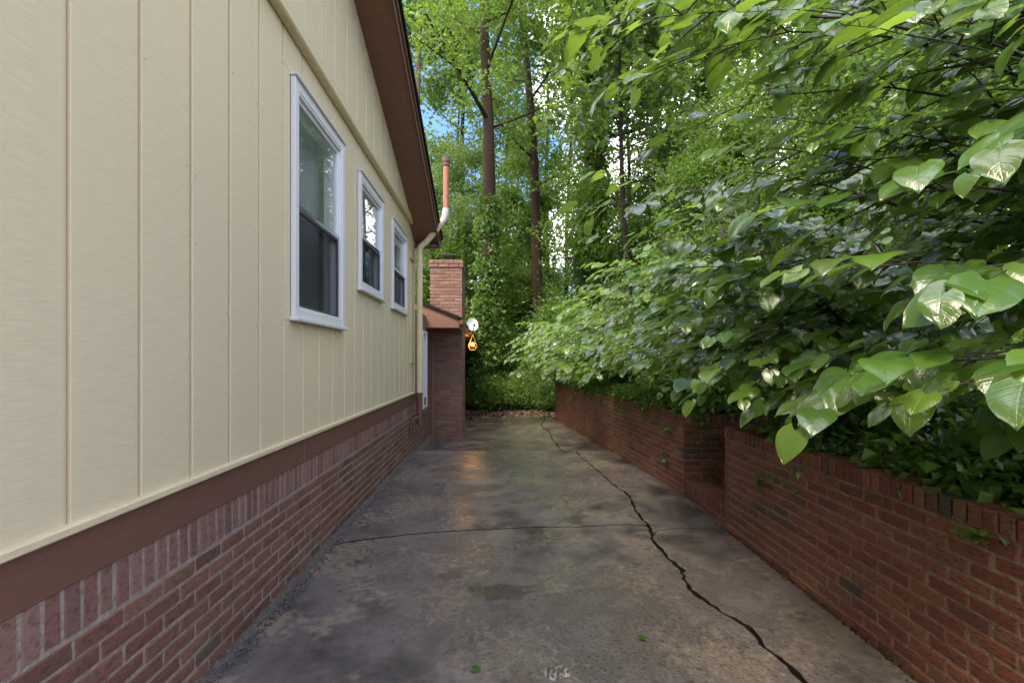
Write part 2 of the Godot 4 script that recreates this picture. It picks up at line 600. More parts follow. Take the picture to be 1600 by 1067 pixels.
func window_unit(house: Node3D, t0: float, t1: float, y0: float, y1: float, tall: bool) -> void:
	var w := node("window", house)
	# casing boards round the opening
	var cw := 0.066
	var P := 0.032
	var f := node("frame", w)
	put("casing", boxmesh(Vector3(0, y0, -t0 - cw), Vector3(P, y1, -t0), 0.004), M.white, f)
	put("casing", boxmesh(Vector3(0, y0, -t1), Vector3(P, y1, -t1 + cw), 0.004), M.white, f)
	put("casing", boxmesh(Vector3(0, y1 - cw, -t1 + cw + 0.001), Vector3(P - 0.003, y1 - 0.001, -t0 - cw - 0.001), 0.004), M.white, f)
	put("drip_cap", boxmesh(Vector3(0, y1 + 0.001, -t1 - 0.01), Vector3(P + 0.016, y1 + 0.016, -t0 + 0.01), 0.003), M.white, f)
	put("sill", boxmesh(Vector3(0, y0 - 0.03, -t1 - 0.02), Vector3(P + 0.022, y0 - 0.001, -t0 + 0.02), 0.005), M.white, w)
	put("casing", boxmesh(Vector3(0, y0 + 0.001, -t1 + cw + 0.001), Vector3(P - 0.003, y0 + cw * 0.8, -t0 - cw - 0.001), 0.004), M.white, f)
	# jamb lining
	var a0 := t0 + cw
	var a1 := t1 - cw
	var b0 := y0 + cw * 0.8
	var b1 := y1 - cw
	var j := 0.016
	put("jamb", boxmesh(Vector3(-0.12, b0, -a0 - j), Vector3(P - 0.008, b1, -a0 + 0.001), 0.002), M.vinyl, f)
	put("jamb", boxmesh(Vector3(-0.12, b0, -a1 - 0.001), Vector3(P - 0.008, b1, -a1 + j), 0.002), M.vinyl, f)
	put("head_jamb", boxmesh(Vector3(-0.12, b1 - j, -a1 + j), Vector3(P - 0.008, b1 + 0.001, -a0 - j), 0.002), M.vinyl, f)
	put("bottom_jamb", boxmesh(Vector3(-0.12, b0 - 0.001, -a1 + j), Vector3(P - 0.008, b0 + j, -a0 - j), 0.002), M.vinyl, f)
	a0 += j
	a1 -= j
	b0 += j
	b1 -= j
	var mid := (b0 + b1) * 0.5 - 0.02
	var k := 0.028
	for up in [true, false]:
		var o1 := 0.004 if up else -0.030
		var o0 := o1 - 0.03
		var s := node("upper_sash" if up else "lower_sash", w)
		var y_lo := mid - 0.02 if up else b0
		var y_hi := b1 if up else mid + 0.02
		var fm := MB.new()
		fm.box(Vector3(o0, y_lo, -a0 - k), Vector3(o1, y_hi, -a0), 0.003)
		fm.box(Vector3(o0, y_lo, -a1), Vector3(o1, y_hi, -a1 + k), 0.003)
		fm.box(Vector3(o0, y_hi - k, -a1 + k + 0.0005), Vector3(o1 - 0.001, y_hi, -a0 - k - 0.0005), 0.003)
		fm.box(Vector3(o0, y_lo, -a1 + k + 0.0005), Vector3(o1 - 0.001, y_lo + k, -a0 - k - 0.0005), 0.003)
		put("sash_rail", fm.mesh(), M.vinyl, s)
		var pm := MB.new()
		var x := o1 - 0.014
		pm.quad(Vector3(x, y_lo + k, -a0 - k), Vector3(x, y_lo + k, -a1 + k), Vector3(x, y_hi - k, -a1 + k), Vector3(x, y_hi - k, -a0 - k), Vector3(1, 0, 0))
		pm.quad(Vector3(x - 0.012, y_lo + k, -a0 - k), Vector3(x - 0.012, y_lo + k, -a1 + k), Vector3(x - 0.012, y_hi - k, -a1 + k), Vector3(x - 0.012, y_hi - k, -a0 - k), Vector3(1, 0, 0))
		put("pane", pm.mesh(), M.glass, s)
	# the insect screen over the lower sash
	var sr := node("insect_screen", w)
	var q := 0.02
	var fr := MB.new()
	var x0 := -0.010
	var x1 := 0.004
	var yt := mid + 0.01
	fr.box(Vector3(x0, b0, -a0 - q), Vector3(x1, yt, -a0), 0.002)
	fr.box(Vector3(x0, b0, -a1), Vector3(x1, yt, -a1 + q), 0.002)
	fr.box(Vector3(x0, yt - 0.05, -a1 + q + 0.0005), Vector3(x1 - 0.001, yt, -a0 - q - 0.0005), 0.002)
	fr.box(Vector3(x0, b0, -a1 + q + 0.0005), Vector3(x1 - 0.001, b0 + q, -a0 - q - 0.0005), 0.002)
	put("screen_frame", fr.mesh(), M.screen_frame, sr)
	var sm := MB.new()
	sm.quad(Vector3(-0.006, b0 + q, -a0 - q), Vector3(-0.006, b0 + q, -a1 + q), Vector3(-0.006, yt - 0.05, -a1 + q), Vector3(-0.006, yt - 0.05, -a0 - q), Vector3(1, 0, 0))
	put("mesh_cloth", sm.mesh(), M.screen, sr)
	# a drawn curtain inside
	var cm := MB.new()
	var n := 14
	for i in n:
		var z0 := -lerpf(a0 + 0.55 * (a1 - a0), a1 + 0.1, float(i) / n)
		var z1 := -lerpf(a0 + 0.55 * (a1 - a0), a1 + 0.1, float(i + 1) / n)
		var d0 := -0.20 + (0.02 if i % 2 else -0.02)
		var d1 := -0.20 + (-0.02 if i % 2 else 0.02)
		cm.quad(Vector3(d0, y0, z0), Vector3(d1, y0, z1), Vector3(d1, y1, z1), Vector3(d0, y1, z0), Vector3(1, 0, 0))
	put("curtain", cm.mesh(), M.curtain, w)

func make_house() -> void:
	var house := thing("cream_house", "cream sided house on a brick base with brown eaves and brick chimney", "house", HOUSE_AT)
	house.rotation.y = TURN
	var T0 := -3.0
	var T1 := 8.08
	var wins := [[3.19, 4.245, 1.735, 3.285], [4.743, 5.728, 2.15, 3.262], [6.26, 7.27, 2.13, 3.245]]
	# --- wall of grooved siding
	var siding := node("siding", house)
	var bk := MB.new()
	# sheathing with holes for the windows: strips between
	var cuts := [T0]
	for w in wins:
		cuts.append(w[0] + 0.06)
		cuts.append(w[1] - 0.06)
	cuts.append(T1)
	for i in cuts.size() - 1:
		var a: float = cuts[i]
		var b: float = cuts[i + 1]
		if i % 2 == 0:
			bk.box(Vector3(-0.13, 0.76, -b), Vector3(-0.014, 3.56, -a))
		else:
			var w: Array = wins[(i - 1) / 2]
			bk.box(Vector3(-0.13, 0.76, -b), Vector3(-0.014, w[2] + 0.05, -a))
			bk.box(Vector3(-0.13, w[3] - 0.05, -b), Vector3(-0.014, 3.56, -a))
	put("sheathing", bk.mesh(), M.cream, siding)
	var sp := 0.311
	var gr := 0.022
	var n0 := int(floor((T0 - 1.529) / sp))
	for n in range(n0, 40):
		var a := maxf(1.529 + sp * n + gr * 0.5, T0)
		var b := minf(1.529 + sp * (n + 1) - gr * 0.5, T1)
		if b - a < 0.02:
			continue
		var spans := [[0.935, 3.54]]
		for w in wins:
			if b > w[0] - 0.005 and a < w[1] + 0.005:
				# the plank is cut round the casing: below, above, and the slivers beside it
				spans = [[0.935, w[2] - 0.03], [w[3] + 0.016, 3.54]]
				if a < w[0] - 0.012:
					put("siding_plank", boxmesh(Vector3(-0.0135, w[2] - 0.0295, -(w[0] - 0.001)), Vector3(0, w[3] + 0.0155, -a), 0.003), M.cream, siding)
				if b > w[1] + 0.012:
					put("siding_plank", boxmesh(Vector3(-0.0135, w[2] - 0.0295, -b), Vector3(0, w[3] + 0.0155, -(w[1] + 0.001)), 0.003), M.cream, siding)
		for s in spans:
			put("siding_plank", boxmesh(Vector3(-0.0135, s[0], -b), Vector3(rf(-0.0008, 0.0008), s[1], -a), 0.004), M.cream, siding)
	var nm := MB.new()
	for i in 60:
		var n := rng.randi_range(-2, 20)
		var t := 1.529 + sp * n + (0.03 if i % 2 else -0.03)
		var y := 1.05 + 0.3048 * rng.randi_range(0, 7) + rf(-0.02, 0.02)
		var blocked := t > T1 - 0.05
		for w in wins:
			if t > w[0] - 0.06 and t < w[1] + 0.06 and y > w[2] - 0.08 and y < w[3] + 0.06:
				blocked = true
		if not blocked:
			nm.box(Vector3(-0.002, y - 0.003, -t - 0.003), Vector3(0.0015, y + 0.003, -t + 0.003), 0.001)
	var no2 := put("nail_heads", nm.mesh(), M.cream_band, siding)
	no2.set_meta("kind", "stuff")
	# --- gable field above the drip band, standing a little proud
	var gable := node("gable_siding", house)
	var pr := 0.05
	var gb := MB.new()
	var seg := 20
	for i in seg:
		var a := lerpf(T0, T1, float(i) / seg)
		var b := lerpf(T0, T1, float(i + 1) / seg)
		gb.quad(Vector3(pr - 0.013, 3.56, -a), Vector3(pr - 0.013, 3.56, -b), Vector3(pr - 0.013, maxf(hs(b) + 0.05, 3.561), -b), Vector3(pr - 0.013, maxf(hs(a) + 0.05, 3.561), -a), Vector3(1, 0, 0))
	put("sheathing", gb.mesh(), M.cream, gable)
	for n in range(n0, 40):
		var a := maxf(1.45 + sp * n + gr * 0.5, T0)
		var b := minf(1.45 + sp * (n + 1) - gr * 0.5, T1)
		if b - a < 0.02:
			continue
		var ha := hs(a) + 0.02
		var hb := hs(b) + 0.02
		if maxf(ha, hb) < 3.68:
			continue
		ha = maxf(ha, 3.66)
		hb = maxf(hb, 3.66)
		var pm := MB.new()
		var c := 0.004
		pm.quad(Vector3(pr, 3.645, -a - c), Vector3(pr, 3.645, -b + c), Vector3(pr, hb, -b + c), Vector3(pr, ha, -a - c), Vector3(1, 0, 0))
		pm.quad(Vector3(pr, 3.645, -a - c), Vector3(pr - 0.0125, 3.645, -a), Vector3(pr - 0.0125, ha, -a), Vector3(pr, ha, -a - c), Vector3(0.5, 0, 1))
		pm.quad(Vector3(pr, 3.645, -b + c), Vector3(pr - 0.0125, 3.645, -b), Vector3(pr - 0.0125, hb, -b), Vector3(pr, hb, -b + c), Vector3(0.5, 0, -1))
		put("siding_plank", pm.mesh(), M.cream, gable)
	var bb := MB.new()
	bb.box(Vector3(-0.012, 3.542, -T1 - 0.02), Vector3(pr + 0.012, 3.645, -T0), 0.012)
	put("drip_band", bb.mesh(), M.cream_trim, house)
	# --- strip and skirt below the siding
	put("drip_strip", boxmesh(Vector3(-0.10, 0.912, -T1), Vector3(0.022, 0.944, -T0), 0.006), M.cream_trim, house)
	put("skirt_board", boxmesh(Vector3(-0.10, 0.750, -3.418), Vector3(0.004, 0.911, -T0), 0.004), M.brown, house)
	put("skirt_board", boxmesh(Vector3(-0.10, 0.752, -T1), Vector3(0.006, 0.911, -3.421), 0.004), M.brown, house)
	put("corner_board", boxmesh(Vector3(-0.12, 0.945, -T1 - 0.05), Vector3(0.006, 3.54, -T1 - 0.001), 0.004), M.cream_trim, house)
	# --- brick base
	var base := node("brick_base", house)
	put("mortar", boxmesh(Vector3(-0.20, -0.35, -10.3), Vector3(-0.0035, 0.749, -T0)), M.mortar_pale, base)
	var list := []
	var so := []
	var t := 0.3
	while t < 8.1:
		so.append([Transform3D(Basis(Vector3(0, 1, 0), Vector3(0, 0, 1), Vector3(1, 0, 0)), Vector3(0, 0.592 + 0.1, -t)), 0.2, 0.0560, 0.04, t < 5.6])
		t += 0.0694
	lay(so, base, "hb", "soldier_brick", 120)
	bond(list, Vector3(0, 0, -0.3), Vector3(0, 0, -1), Vector3(1, 0, 0), 10.0, 0.581 - 9 * 0.0707, 9, 0.210, 0.0707, 0.0115, func(c): return c.z > -5.6 and c.y > -0.03, 0.04)
	lay(list, base, "hc", "brick", 300)
	# rest of the house body, seen from elsewhere or not at all
	var body := node("back_wall", house)
	var bm := MB.new()
	bm.box(Vector3(-9.0, -0.3, -8.0), Vector3(-8.9, 3.6, -T0))
	bm.box(Vector3(-8.9, -0.3, T0 * -1.0 - 0.0), Vector3(0.0, 3.6, T0 * -1.0 + 0.1))
	bm.box(Vector3(-8.9, -0.3, -8.1), Vector3(-0.131, 3.6, -8.0))
	put("wall_panel", bm.mesh(), M.cream, body)
	var im := MB.new()
	im.box(Vector3(-8.9, 0.5, -8.0), Vector3(-0.14, 0.6, 3.0))
	im.box(Vector3(-8.9, 3.45, -8.0), Vector3(-0.14, 3.55, 3.0))
	im.box(Vector3(-4.1, 0.6, -8.0), Vector3(-4.0, 3.45, 3.0))
	put("room_lining", im.mesh(), M.interior, body)
	for w in wins:
		window_unit(house, w[0], w[1], w[2], w[3], w[3] - w[2] > 1.3)
	# --- roof
	var roof := node("roof", house)
	var OV := 0.40
	for side in [1, -1]:
		var ta := 2.0
		var tb := 8.2 if side == 1 else -4.2
		var ha := hs(ta)
		var hb := hs(tb)
		var sl := Vector3(0, hb - ha, -(tb - ta)).normalized()
		var up := Vector3(0, absf(sl.z), 0.36 / 1.063 * (1.0 if side == -1 else -1.0)).normalized()
		up = Vector3(1, 0, 0).cross(sl).normalized()
		if up.y < 0:
			up = -up
		var P := func(o: float, tt: float, lift: float) -> Vector3:
			return Vector3(o, hs(tt), -tt) + up * lift
		var slab := func(o0: float, o1: float, l0: float, l1: float, t_end: float) -> ArrayMesh:
			var m := MB.new()
			var c := []
			for l in [l0, l1]:
				for q in [[o0, ta], [o1, ta], [o1, t_end], [o0, t_end]]:
					c.append(P.call(q[0], q[1], l))
			var ctr: Vector3 = (c[0] + c[6]) * 0.5
			for qd in [[0, 1, 2, 3], [4, 5, 6, 7], [0, 1, 5, 4], [1, 2, 6, 5], [2, 3, 7, 6], [3, 0, 4, 7]]:
				var fc: Vector3 = (c[qd[0]] + c[qd[1]] + c[qd[2]] + c[qd[3]]) * 0.25
				m.quad(c[qd[0]], c[qd[1]], c[qd[2]], c[qd[3]], fc - ctr)
			return m.mesh()
		put("soffit", slab.call(-0.3, OV - 0.02, 0.0, 0.015, tb), M.brown_soffit, roof)
		put("fascia", slab.call(OV - 0.019, OV, -0.012, 0.14, tb), M.brown, roof)
		put("rake_trim", slab.call(OV + 0.0005, OV + 0.018, 0.075, 0.142, tb), M.brown, roof)
		put("shingle_layer", slab.call(-9.3, OV + 0.045, 0.145, 0.185, tb + 0.04 * side), M.shingle, roof)
		put("roof_deck", slab.call(-9.2, OV - 0.02, 0.016, 0.144, tb), M.brown_soffit, roof)
		if side == 1:
			# eave box and gutter at the low end
			var y := hs(tb)
			put("eave_fascia", boxmesh(Vector3(-9.2, y - 0.03, -tb - 0.022), Vector3(OV + 0.001, y + 0.125, -tb - 0.001), 0.003), M.brown, roof)
			put("eave_soffit", boxmesh(Vector3(-9.2, y - 0.028, -tb + 0.001), Vector3(OV - 0.021, y - 0.012, -T1 + 0.08)), M.brown_soffit, roof)
			put("gutter", boxmesh(Vector3(-9.2, y + 0.0, -tb - 0.13), Vector3(OV + 0.01, y + 0.11, -tb - 0.023), 0.02), M.metal_dark, roof)
	# --- low brick wing behind
	var wing := node("brick_wing", house)
	put("mortar", boxmesh(Vector3(-0.25, 0.51, -9.0), Vector3(-0.0065, 2.3, -8.14)), M.mortar_tan, wing)
	put("mortar", boxmesh(Vector3(-0.25, 0.75, -10.29), Vector3(-0.0065, 2.3, -9.55)), M.mortar_tan, wing)
	put("mortar", boxmesh(Vector3(-0.25, -0.35, -20.0), Vector3(-0.0065, 2.3, -11.36)), M.mortar_tan, wing)
	put("mortar", boxmesh(Vector3(-0.25, 2.0, -9.549), Vector3(-0.0065, 2.3, -9.001)), M.mortar_tan, wing)
	var wl := []
	bond(wl, Vector3(0, 0, -8.15), Vector3(0, 0, -1), Vector3(1, 0, 0), 0.85, 0.58, 24, 0.21, 0.0707, 0.0115, func(_c): return false)
	bond(wl, Vector3(0, 0, -9.56), Vector3(0, 0, -1), Vector3(1, 0, 0), 0.73, 0.58, 24, 0.21, 0.0707, 0.0115, func(_c): return false)
	bond(wl, Vector3(0, 0, -11.36), Vector3(0, 0, -1), Vector3(1, 0, 0), 8.6, -0.3, 36, 0.21, 0.0707, 0.0115, func(_c): return false)
	lay(wl, wing, "hc", "brick", 0)
	var ww := node("window", wing)
	put("sill", boxmesh(Vector3(-0.1, 0.49, -9.56), Vector3(0.04, 0.56, -8.99), 0.006), M.mortar_tan, ww)
	put("casing", boxmesh(Vector3(-0.1, 0.561, -9.06), Vector3(0.012, 2.0, -9.001), 0.004), M.white, ww)
	put("casing", boxmesh(Vector3(-0.1, 0.561, -9.549), Vector3(0.012, 2.0, -9.49), 0.004), M.white, ww)
	put("casing", boxmesh(Vector3(-0.1, 1.94, -9.489), Vector3(0.010, 1.999, -9.061), 0.004), M.white, ww)
	put("casing", boxmesh(Vector3(-0.1, 0.562, -9.489), Vector3(0.010, 0.61, -9.061), 0.004), M.white, ww)
	var pn := MB.new()
	pn.quad(Vector3(-0.04, 0.6, -9.06), Vector3(-0.04, 0.6, -9.49), Vector3(-0.04, 1.95, -9.49), Vector3(-0.04, 1.95, -9.06), Vector3(1, 0, 0))
	put("pane", pn.mesh(), M.glass, ww)
	put("blind", boxmesh(Vector3(-0.13, 0.6, -9.49), Vector3(-0.115, 1.95, -9.06)), M.curtain, ww)
	put("trim_post", boxmesh(Vector3(0.001, -0.3, -10.288), Vector3(0.05, 2.06, -10.24), 0.004), M.brown_soffit, wing)
	# low roof: slopes up to the left, its boxed end faces the driveway
	var wr := node("wing_roof", house)
	var eo := 0.61
	var rp := func(o: float) -> float: return 2.235 + (eo - o) * 0.40
	for part in [["shingle_layer", 0.02, 0.065, 9.42, 20.05, 0.05, M.shingle], ["roof_deck", -0.02, 0.019, 9.46, 20.0, 0.0, M.brown]]:
		var m := MB.new()
		var c := []
		for l in [part[1], part[2]]:
			for q in [[eo + part[5], part[3]], [-4.5, part[3]], [-4.5, part[4]], [eo + part[5], part[4]]]:
				c.append(Vector3(q[0], rp.call(q[0]) + l, -q[1]))
		var ctr: Vector3 = (c[0] + c[6]) * 0.5
		for qd in [[0, 1, 2, 3], [4, 5, 6, 7], [0, 1, 5, 4], [1, 2, 6, 5], [2, 3, 7, 6], [3, 0, 4, 7]]:
			var fc: Vector3 = (c[qd[0]] + c[qd[1]] + c[qd[2]] + c[qd[3]]) * 0.25
			m.quad(c[qd[0]], c[qd[1]], c[qd[2]], c[qd[3]], fc - ctr)
		put(part[0], m.mesh(), part[6], wr)
	# wedge-shaped end board
	var wm := MB.new()
	var wa := Vector3(-4.4, 2.075, -9.47)
	var pts := [Vector3(-4.4, 2.075, 0), Vector3(eo, 2.075, 0), Vector3(eo, rp.call(eo) - 0.021, 0), Vector3(-4.4, rp.call(-4.4) - 0.021, 0)]
	for z in [[-9.47, 1.0], [-9.5, -1.0]]:
		wm.quad(pts[0] + Vector3(0, 0, z[0]), pts[1] + Vector3(0, 0, z[0]), pts[2] + Vector3(0, 0, z[0]), pts[3] + Vector3(0, 0, z[0]), Vector3(0, 0, z[1]))
	wm.quad(pts[0] + Vector3(0, 0, -9.47), pts[1] + Vector3(0, 0, -9.47), pts[1] + Vector3(0, 0, -9.5), pts[0] + Vector3(0, 0, -9.5), Vector3(0, -1, 0))
	wm.quad(pts[1] + Vector3(0, 0, -9.47), pts[2] + Vector3(0, 0, -9.47), pts[2] + Vector3(0, 0, -9.5), pts[1] + Vector3(0, 0, -9.5), Vector3(1, 0, 0))
	put("end_board", wm.mesh(), M.brown_soffit, wr)
	put("eave_fascia", boxmesh(Vector3(eo + 0.001, 2.07, -10.29), Vector3(eo + 0.022, rp.call(eo) - 0.02, -9.46), 0.003), M.brown, wr)
	put("eave_fascia", boxmesh(Vector3(eo + 0.001, 2.07, -20.0), Vector3(eo + 0.022, rp.call(eo) - 0.02, -11.36), 0.003), M.brown, wr)
	put("gutter", boxmesh(Vector3(eo + 0.023, 2.13, -10.28), Vector3(eo + 0.10, 2.225, -9.44), 0.012), M.brown, wr)
	put("soffit", boxmesh(Vector3(-0.2, 2.08, -10.299), Vector3(eo, 2.095, -9.501)), M.brown_soffit, wr)
	put("soffit", boxmesh(Vector3(0.0, 2.08, -20.0), Vector3(eo, 2.095, -11.36)), M.clay, wr)
	# chimney
	var ch := node("chimney", house)
	put("mortar", boxmesh(Vector3(-0.03, -0.4, -11.34), Vector3(0.62, 3.5, -10.307)), M.mortar_tan, ch)
	var cl := []
	var no := func(_c): return false
	bond(cl, Vector3(-0.035, 0, -10.3), Vector3(1, 0, 0), Vector3(0, 0, 1), 0.66, -0.36, 53, 0.207, 0.0705, 0.012, no, 0.04)
	bond(cl, Vector3(0.625, 0, -10.3), Vector3(0, 0, -1), Vector3(1, 0, 0), 1.045, -0.36, 53, 0.207, 0.0705, 0.012, no, 0.04)
	bond(cl, Vector3(-0.06, 0, -10.275), Vector3(1, 0, 0), Vector3(0, 0, 1), 0.71, 3.379, 2, 0.207, 0.0705, 0.010, no, 0.06)
	bond(cl, Vector3(0.65, 0, -10.275), Vector3(0, 0, -1), Vector3(1, 0, 0), 1.09, 3.379, 2, 0.207, 0.0705, 0.010, no, 0.06)
	lay(cl, ch, "hb", "brick", 0)
	put("crown_slab", boxmesh(Vector3(-0.05, 3.501, -11.36), Vector3(0.64, 3.535, -10.29), 0.01), M.mortar_tan, ch)
	var fl := MB.new()
	fl.box(Vector3(0.16, 3.536, -10.95), Vector3(0.46, 3.60, -10.65), 0.01)
	put("flue", fl.mesh(), M.clay, ch)
	var cp := MB.new()
	cp.box(Vector3(0.22, 3.601, -10.90), Vector3(0.235, 3.70, -10.88))
	cp.box(Vector3(0.40, 3.601, -10.90), Vector3(0.415, 3.70, -10.88))
	cp.box(Vector3(0.22, 3.601, -10.72), Vector3(0.235, 3.70, -10.70))
	cp.box(Vector3(0.40, 3.601, -10.72), Vector3(0.415, 3.70, -10.70))
	cp.box(Vector3(0.14, 3.701, -10.98), Vector3(0.50, 3.73, -10.62), 0.01)
	put("flue_cap", cp.mesh(), M.metal_dark, ch)

	# things fixed to the house, in its frame
	var hf := house.transform
	# vent pipe
	var vp := thing("vent_pipe", "cream vent pipe bending round the eave to an orange capped stack", "pipe")
	vp.transform = hf
	var tz := -7.86
	var r := 0.047
	var lower := MB.new()
	lower.tube(PackedVector3Array([Vector3(0.118, 0.44, tz), Vector3(0.118, 0.7, tz), Vector3(0.118, 0.937, tz)]), PackedFloat32Array([r, r, r]), 16)
	lower.tube(PackedVector3Array([Vector3(0.118, 0.56, tz + 0.03), Vector3(0.10, 0.56, tz + 0.2), Vector3(0.07, 0.55, tz + 0.27), Vector3(0.03, 0.50, tz + 0.29), Vector3(0.025, 0.27, tz + 0.29)]), PackedFloat32Array([0.02, 0.02, 0.02, 0.018, 0.016]), 10)
	put("brown_pipe", lower.mesh(), M.brown, vp)
	var mid := MB.new()
	var mp := PackedVector3Array()
	for y in [0.939, 1.6, 2.3, 3.0, 3.12, 3.19]:
		mp.append(Vector3(0.118, y, tz))
	for k in 5:
		var a := (k + 1) / 5.0
		mp.append(Vector3(0.118 + 0.10 * a * a, 3.19 + 0.14 * a - 0.01 * a * a, tz))
	mp.append(Vector3(0.49, 3.66, tz))
	var mr := PackedFloat32Array()
	for q in mp:
		mr.append(r)
	mid.tube(mp, mr, 16)
	put("cream_pipe", mid.mesh(), M.cream_trim, vp)
	var tp := MB.new()
	tp.tube(PackedVector3Array([Vector3(0.478, 3.645, tz), Vector3(0.505, 3.69, tz), Vector3(0.525, 3.74, tz), Vector3(0.534, 3.81, tz), Vector3(0.535, 3.86, tz)]), PackedFloat32Array([0.053, 0.056, 0.055, 0.056, 0.052]), 14, true, 0.03, 3)
	put("taped_elbow", tp.mesh(), M.tape, vp)
	var st := MB.new()
	st.tube(PackedVector3Array([Vector3(0.535, 3.85, tz), Vector3(0.535, 4.2, tz), Vector3(0.535, 4.56, tz)]), PackedFloat32Array([0.045, 0.045, 0.045]), 18)
	put("orange_stack", st.mesh(), M.terracotta, vp)
	var cpp := MB.new()
	cpp.tube(PackedVector3Array([Vector3(0.535, 4.535, tz), Vector3(0.535, 4.57, tz), Vector3(0.535, 4.575, tz), Vector3(0.535, 4.60, tz), Vector3(0.535, 4.605, tz), Vector3(0.535, 4.66, tz), Vector3(0.535, 4.672, tz)]), PackedFloat32Array([0.058, 0.060, 0.050, 0.050, 0.064, 0.064, 0.052]), 18)
	put("rusty_cap", cpp.mesh(), M.rust, vp)
	for y in [1.40, 3.02]:
		put("strap", boxmesh(Vector3(-0.002, y - 0.012, tz - 0.06), Vector3(0.03, y + 0.012, tz + 0.22), 0.002), M.cream_band, vp)
	# satellite dish on the far eave
	var sd := thing("satellite_dish", "white satellite dish on the low roof behind the chimney", "satellite dish")
	sd.transform = hf
	var dm := MB.new()
	var c0 := Vector3(0.74, 2.33, -12.3)
	var ax := Vector3(0.25, 0.25, 1.0).normalized()
	var e1 := ax.cross(Vector3.UP).normalized()
	var e2 := e1.cross(ax)
	var rings := 5
	for side in [0.0, 0.012]:
		for i in rings:
			for k in 20:
				var q := []
				for ij in [[i, k], [i + 1, k], [i + 1, k + 1], [i, k + 1]]:
					var rr: float = float(ij[0]) / rings
					var an: float = TAU * ij[1] / 20.0
					q.append(c0 + e1 * cos(an) * rr * 0.145 + e2 * sin(an) * rr * 0.17 + ax * (0.05 * rr * rr - side))
				dm.quad(q[0], q[1], q[2], q[3], ax if side == 0.0 else -ax)
	put("reflector", dm.mesh(), M.dish, sd)
	var am := MB.new()
	am.tube(PackedVector3Array([Vector3(0.60, 2.26, -12.35), Vector3(0.68, 2.26, -12.33), c0 - ax * 0.02]), PackedFloat32Array([0.018, 0.018, 0.018]), 8)
	am.tube(PackedVector3Array([c0 - e2 * 0.16, c0 + ax * 0.15 - e2 * 0.17, c0 + ax * 0.27 - e2 * 0.09]), PackedFloat32Array([0.01, 0.01, 0.01]), 8)
	am.box(c0 + ax * 0.27 - e2 * 0.09 - Vector3.ONE * 0.025, c0 + ax * 0.27 - e2 * 0.09 + Vector3.ONE * 0.025, 0.006)
	put("mount_arm", am.mesh(), M.metal_dark, sd)
	# lit lantern under the eave behind the chimney
	var ln := thing("eave_lantern", "glowing copper lantern under the eave beside the brick chimney", "lamp")
	ln.transform = hf
	var lc := Vector3(0.74, 1.78, -12.6)
	var fm := MB.new()
	var top := lc + Vector3(0, 0.17, 0)
	var w0 := 0.115
	for sx in [-1.0, 1.0]:
		for sz in [-1.0, 1.0]:
			fm.tube(PackedVector3Array([lc + Vector3(sx * w0, 0.02, sz * w0), top + Vector3(sx * 0.02, 0.12, sz * 0.02)]), PackedFloat32Array([0.012, 0.012]), 6)
			fm.tube(PackedVector3Array([lc + Vector3(sx * w0, 0.02, sz * w0), lc + Vector3(sx * 0.06, -0.07, sz * 0.06)]), PackedFloat32Array([0.012, 0.012]), 6)
	for q in [[w0, 0.02], [0.06, -0.07]]:
		var qs := PackedVector3Array()
		var qr := PackedFloat32Array()
		for k in [[-1, -1], [1, -1], [1, 1], [-1, 1], [-1, -1]]:
			qs.append(lc + Vector3(k[0] * q[0], q[1], k[1] * q[0]))
			qr.append(0.013)
		fm.tube(qs, qr, 6)
	fm.box(top + Vector3(-0.03, 0.11, -0.03), top + Vector3(0.03, 0.16, 0.03), 0.005)
	fm.tube(PackedVector3Array([top + Vector3(0, 0.15, 0), top + Vector3(-0.05, 0.22, 0), Vector3(0.632, 2.11, lc.z)]), PackedFloat32Array([0.012, 0.012, 0.012]), 6)
	put("lantern_frame", fm.mesh(), M.copper, ln)
	var bu := SphereMesh.new()
	bu.radius = 0.05
	bu.height = 0.12
	put("bulb", bu, M.bulb, ln, lc + Vector3(0, 0.07, 0))
	var ol := OmniLight3D.new()
	ol.name = "lantern_light"
	ol.light_color = Color(1.0, 0.74, 0.36)
	ol.light_energy = 0.12
	ol.light_size = 0.07
	ol.omni_range = 8.0
	ol.omni_attenuation = 2.0
	ol.shadow_enabled = true
	ln.add_child(ol)
	ol.position = lc + Vector3(0, 0.07, 0)

# ---------------------------------------------------------------- retaining wall
func cap_row(list: Array, a: Vector3, dir: Vector3, out: Vector3, len: float, y: float, single: Callable) -> void:
	var bas := Basis(dir, Vector3.UP, out)
	if bas.determinant() < 0:
		bas = Basis(-dir, Vector3.UP, out)
	var s := 0.0
	while s < len:
		var c := a + dir * (s + 0.0335) + out * 0.006
		c.y = y + 0.046
		list.append([Transform3D(bas, c), 0.0575, 0.09, 0.2, single.call(c)])
		s += 0.067

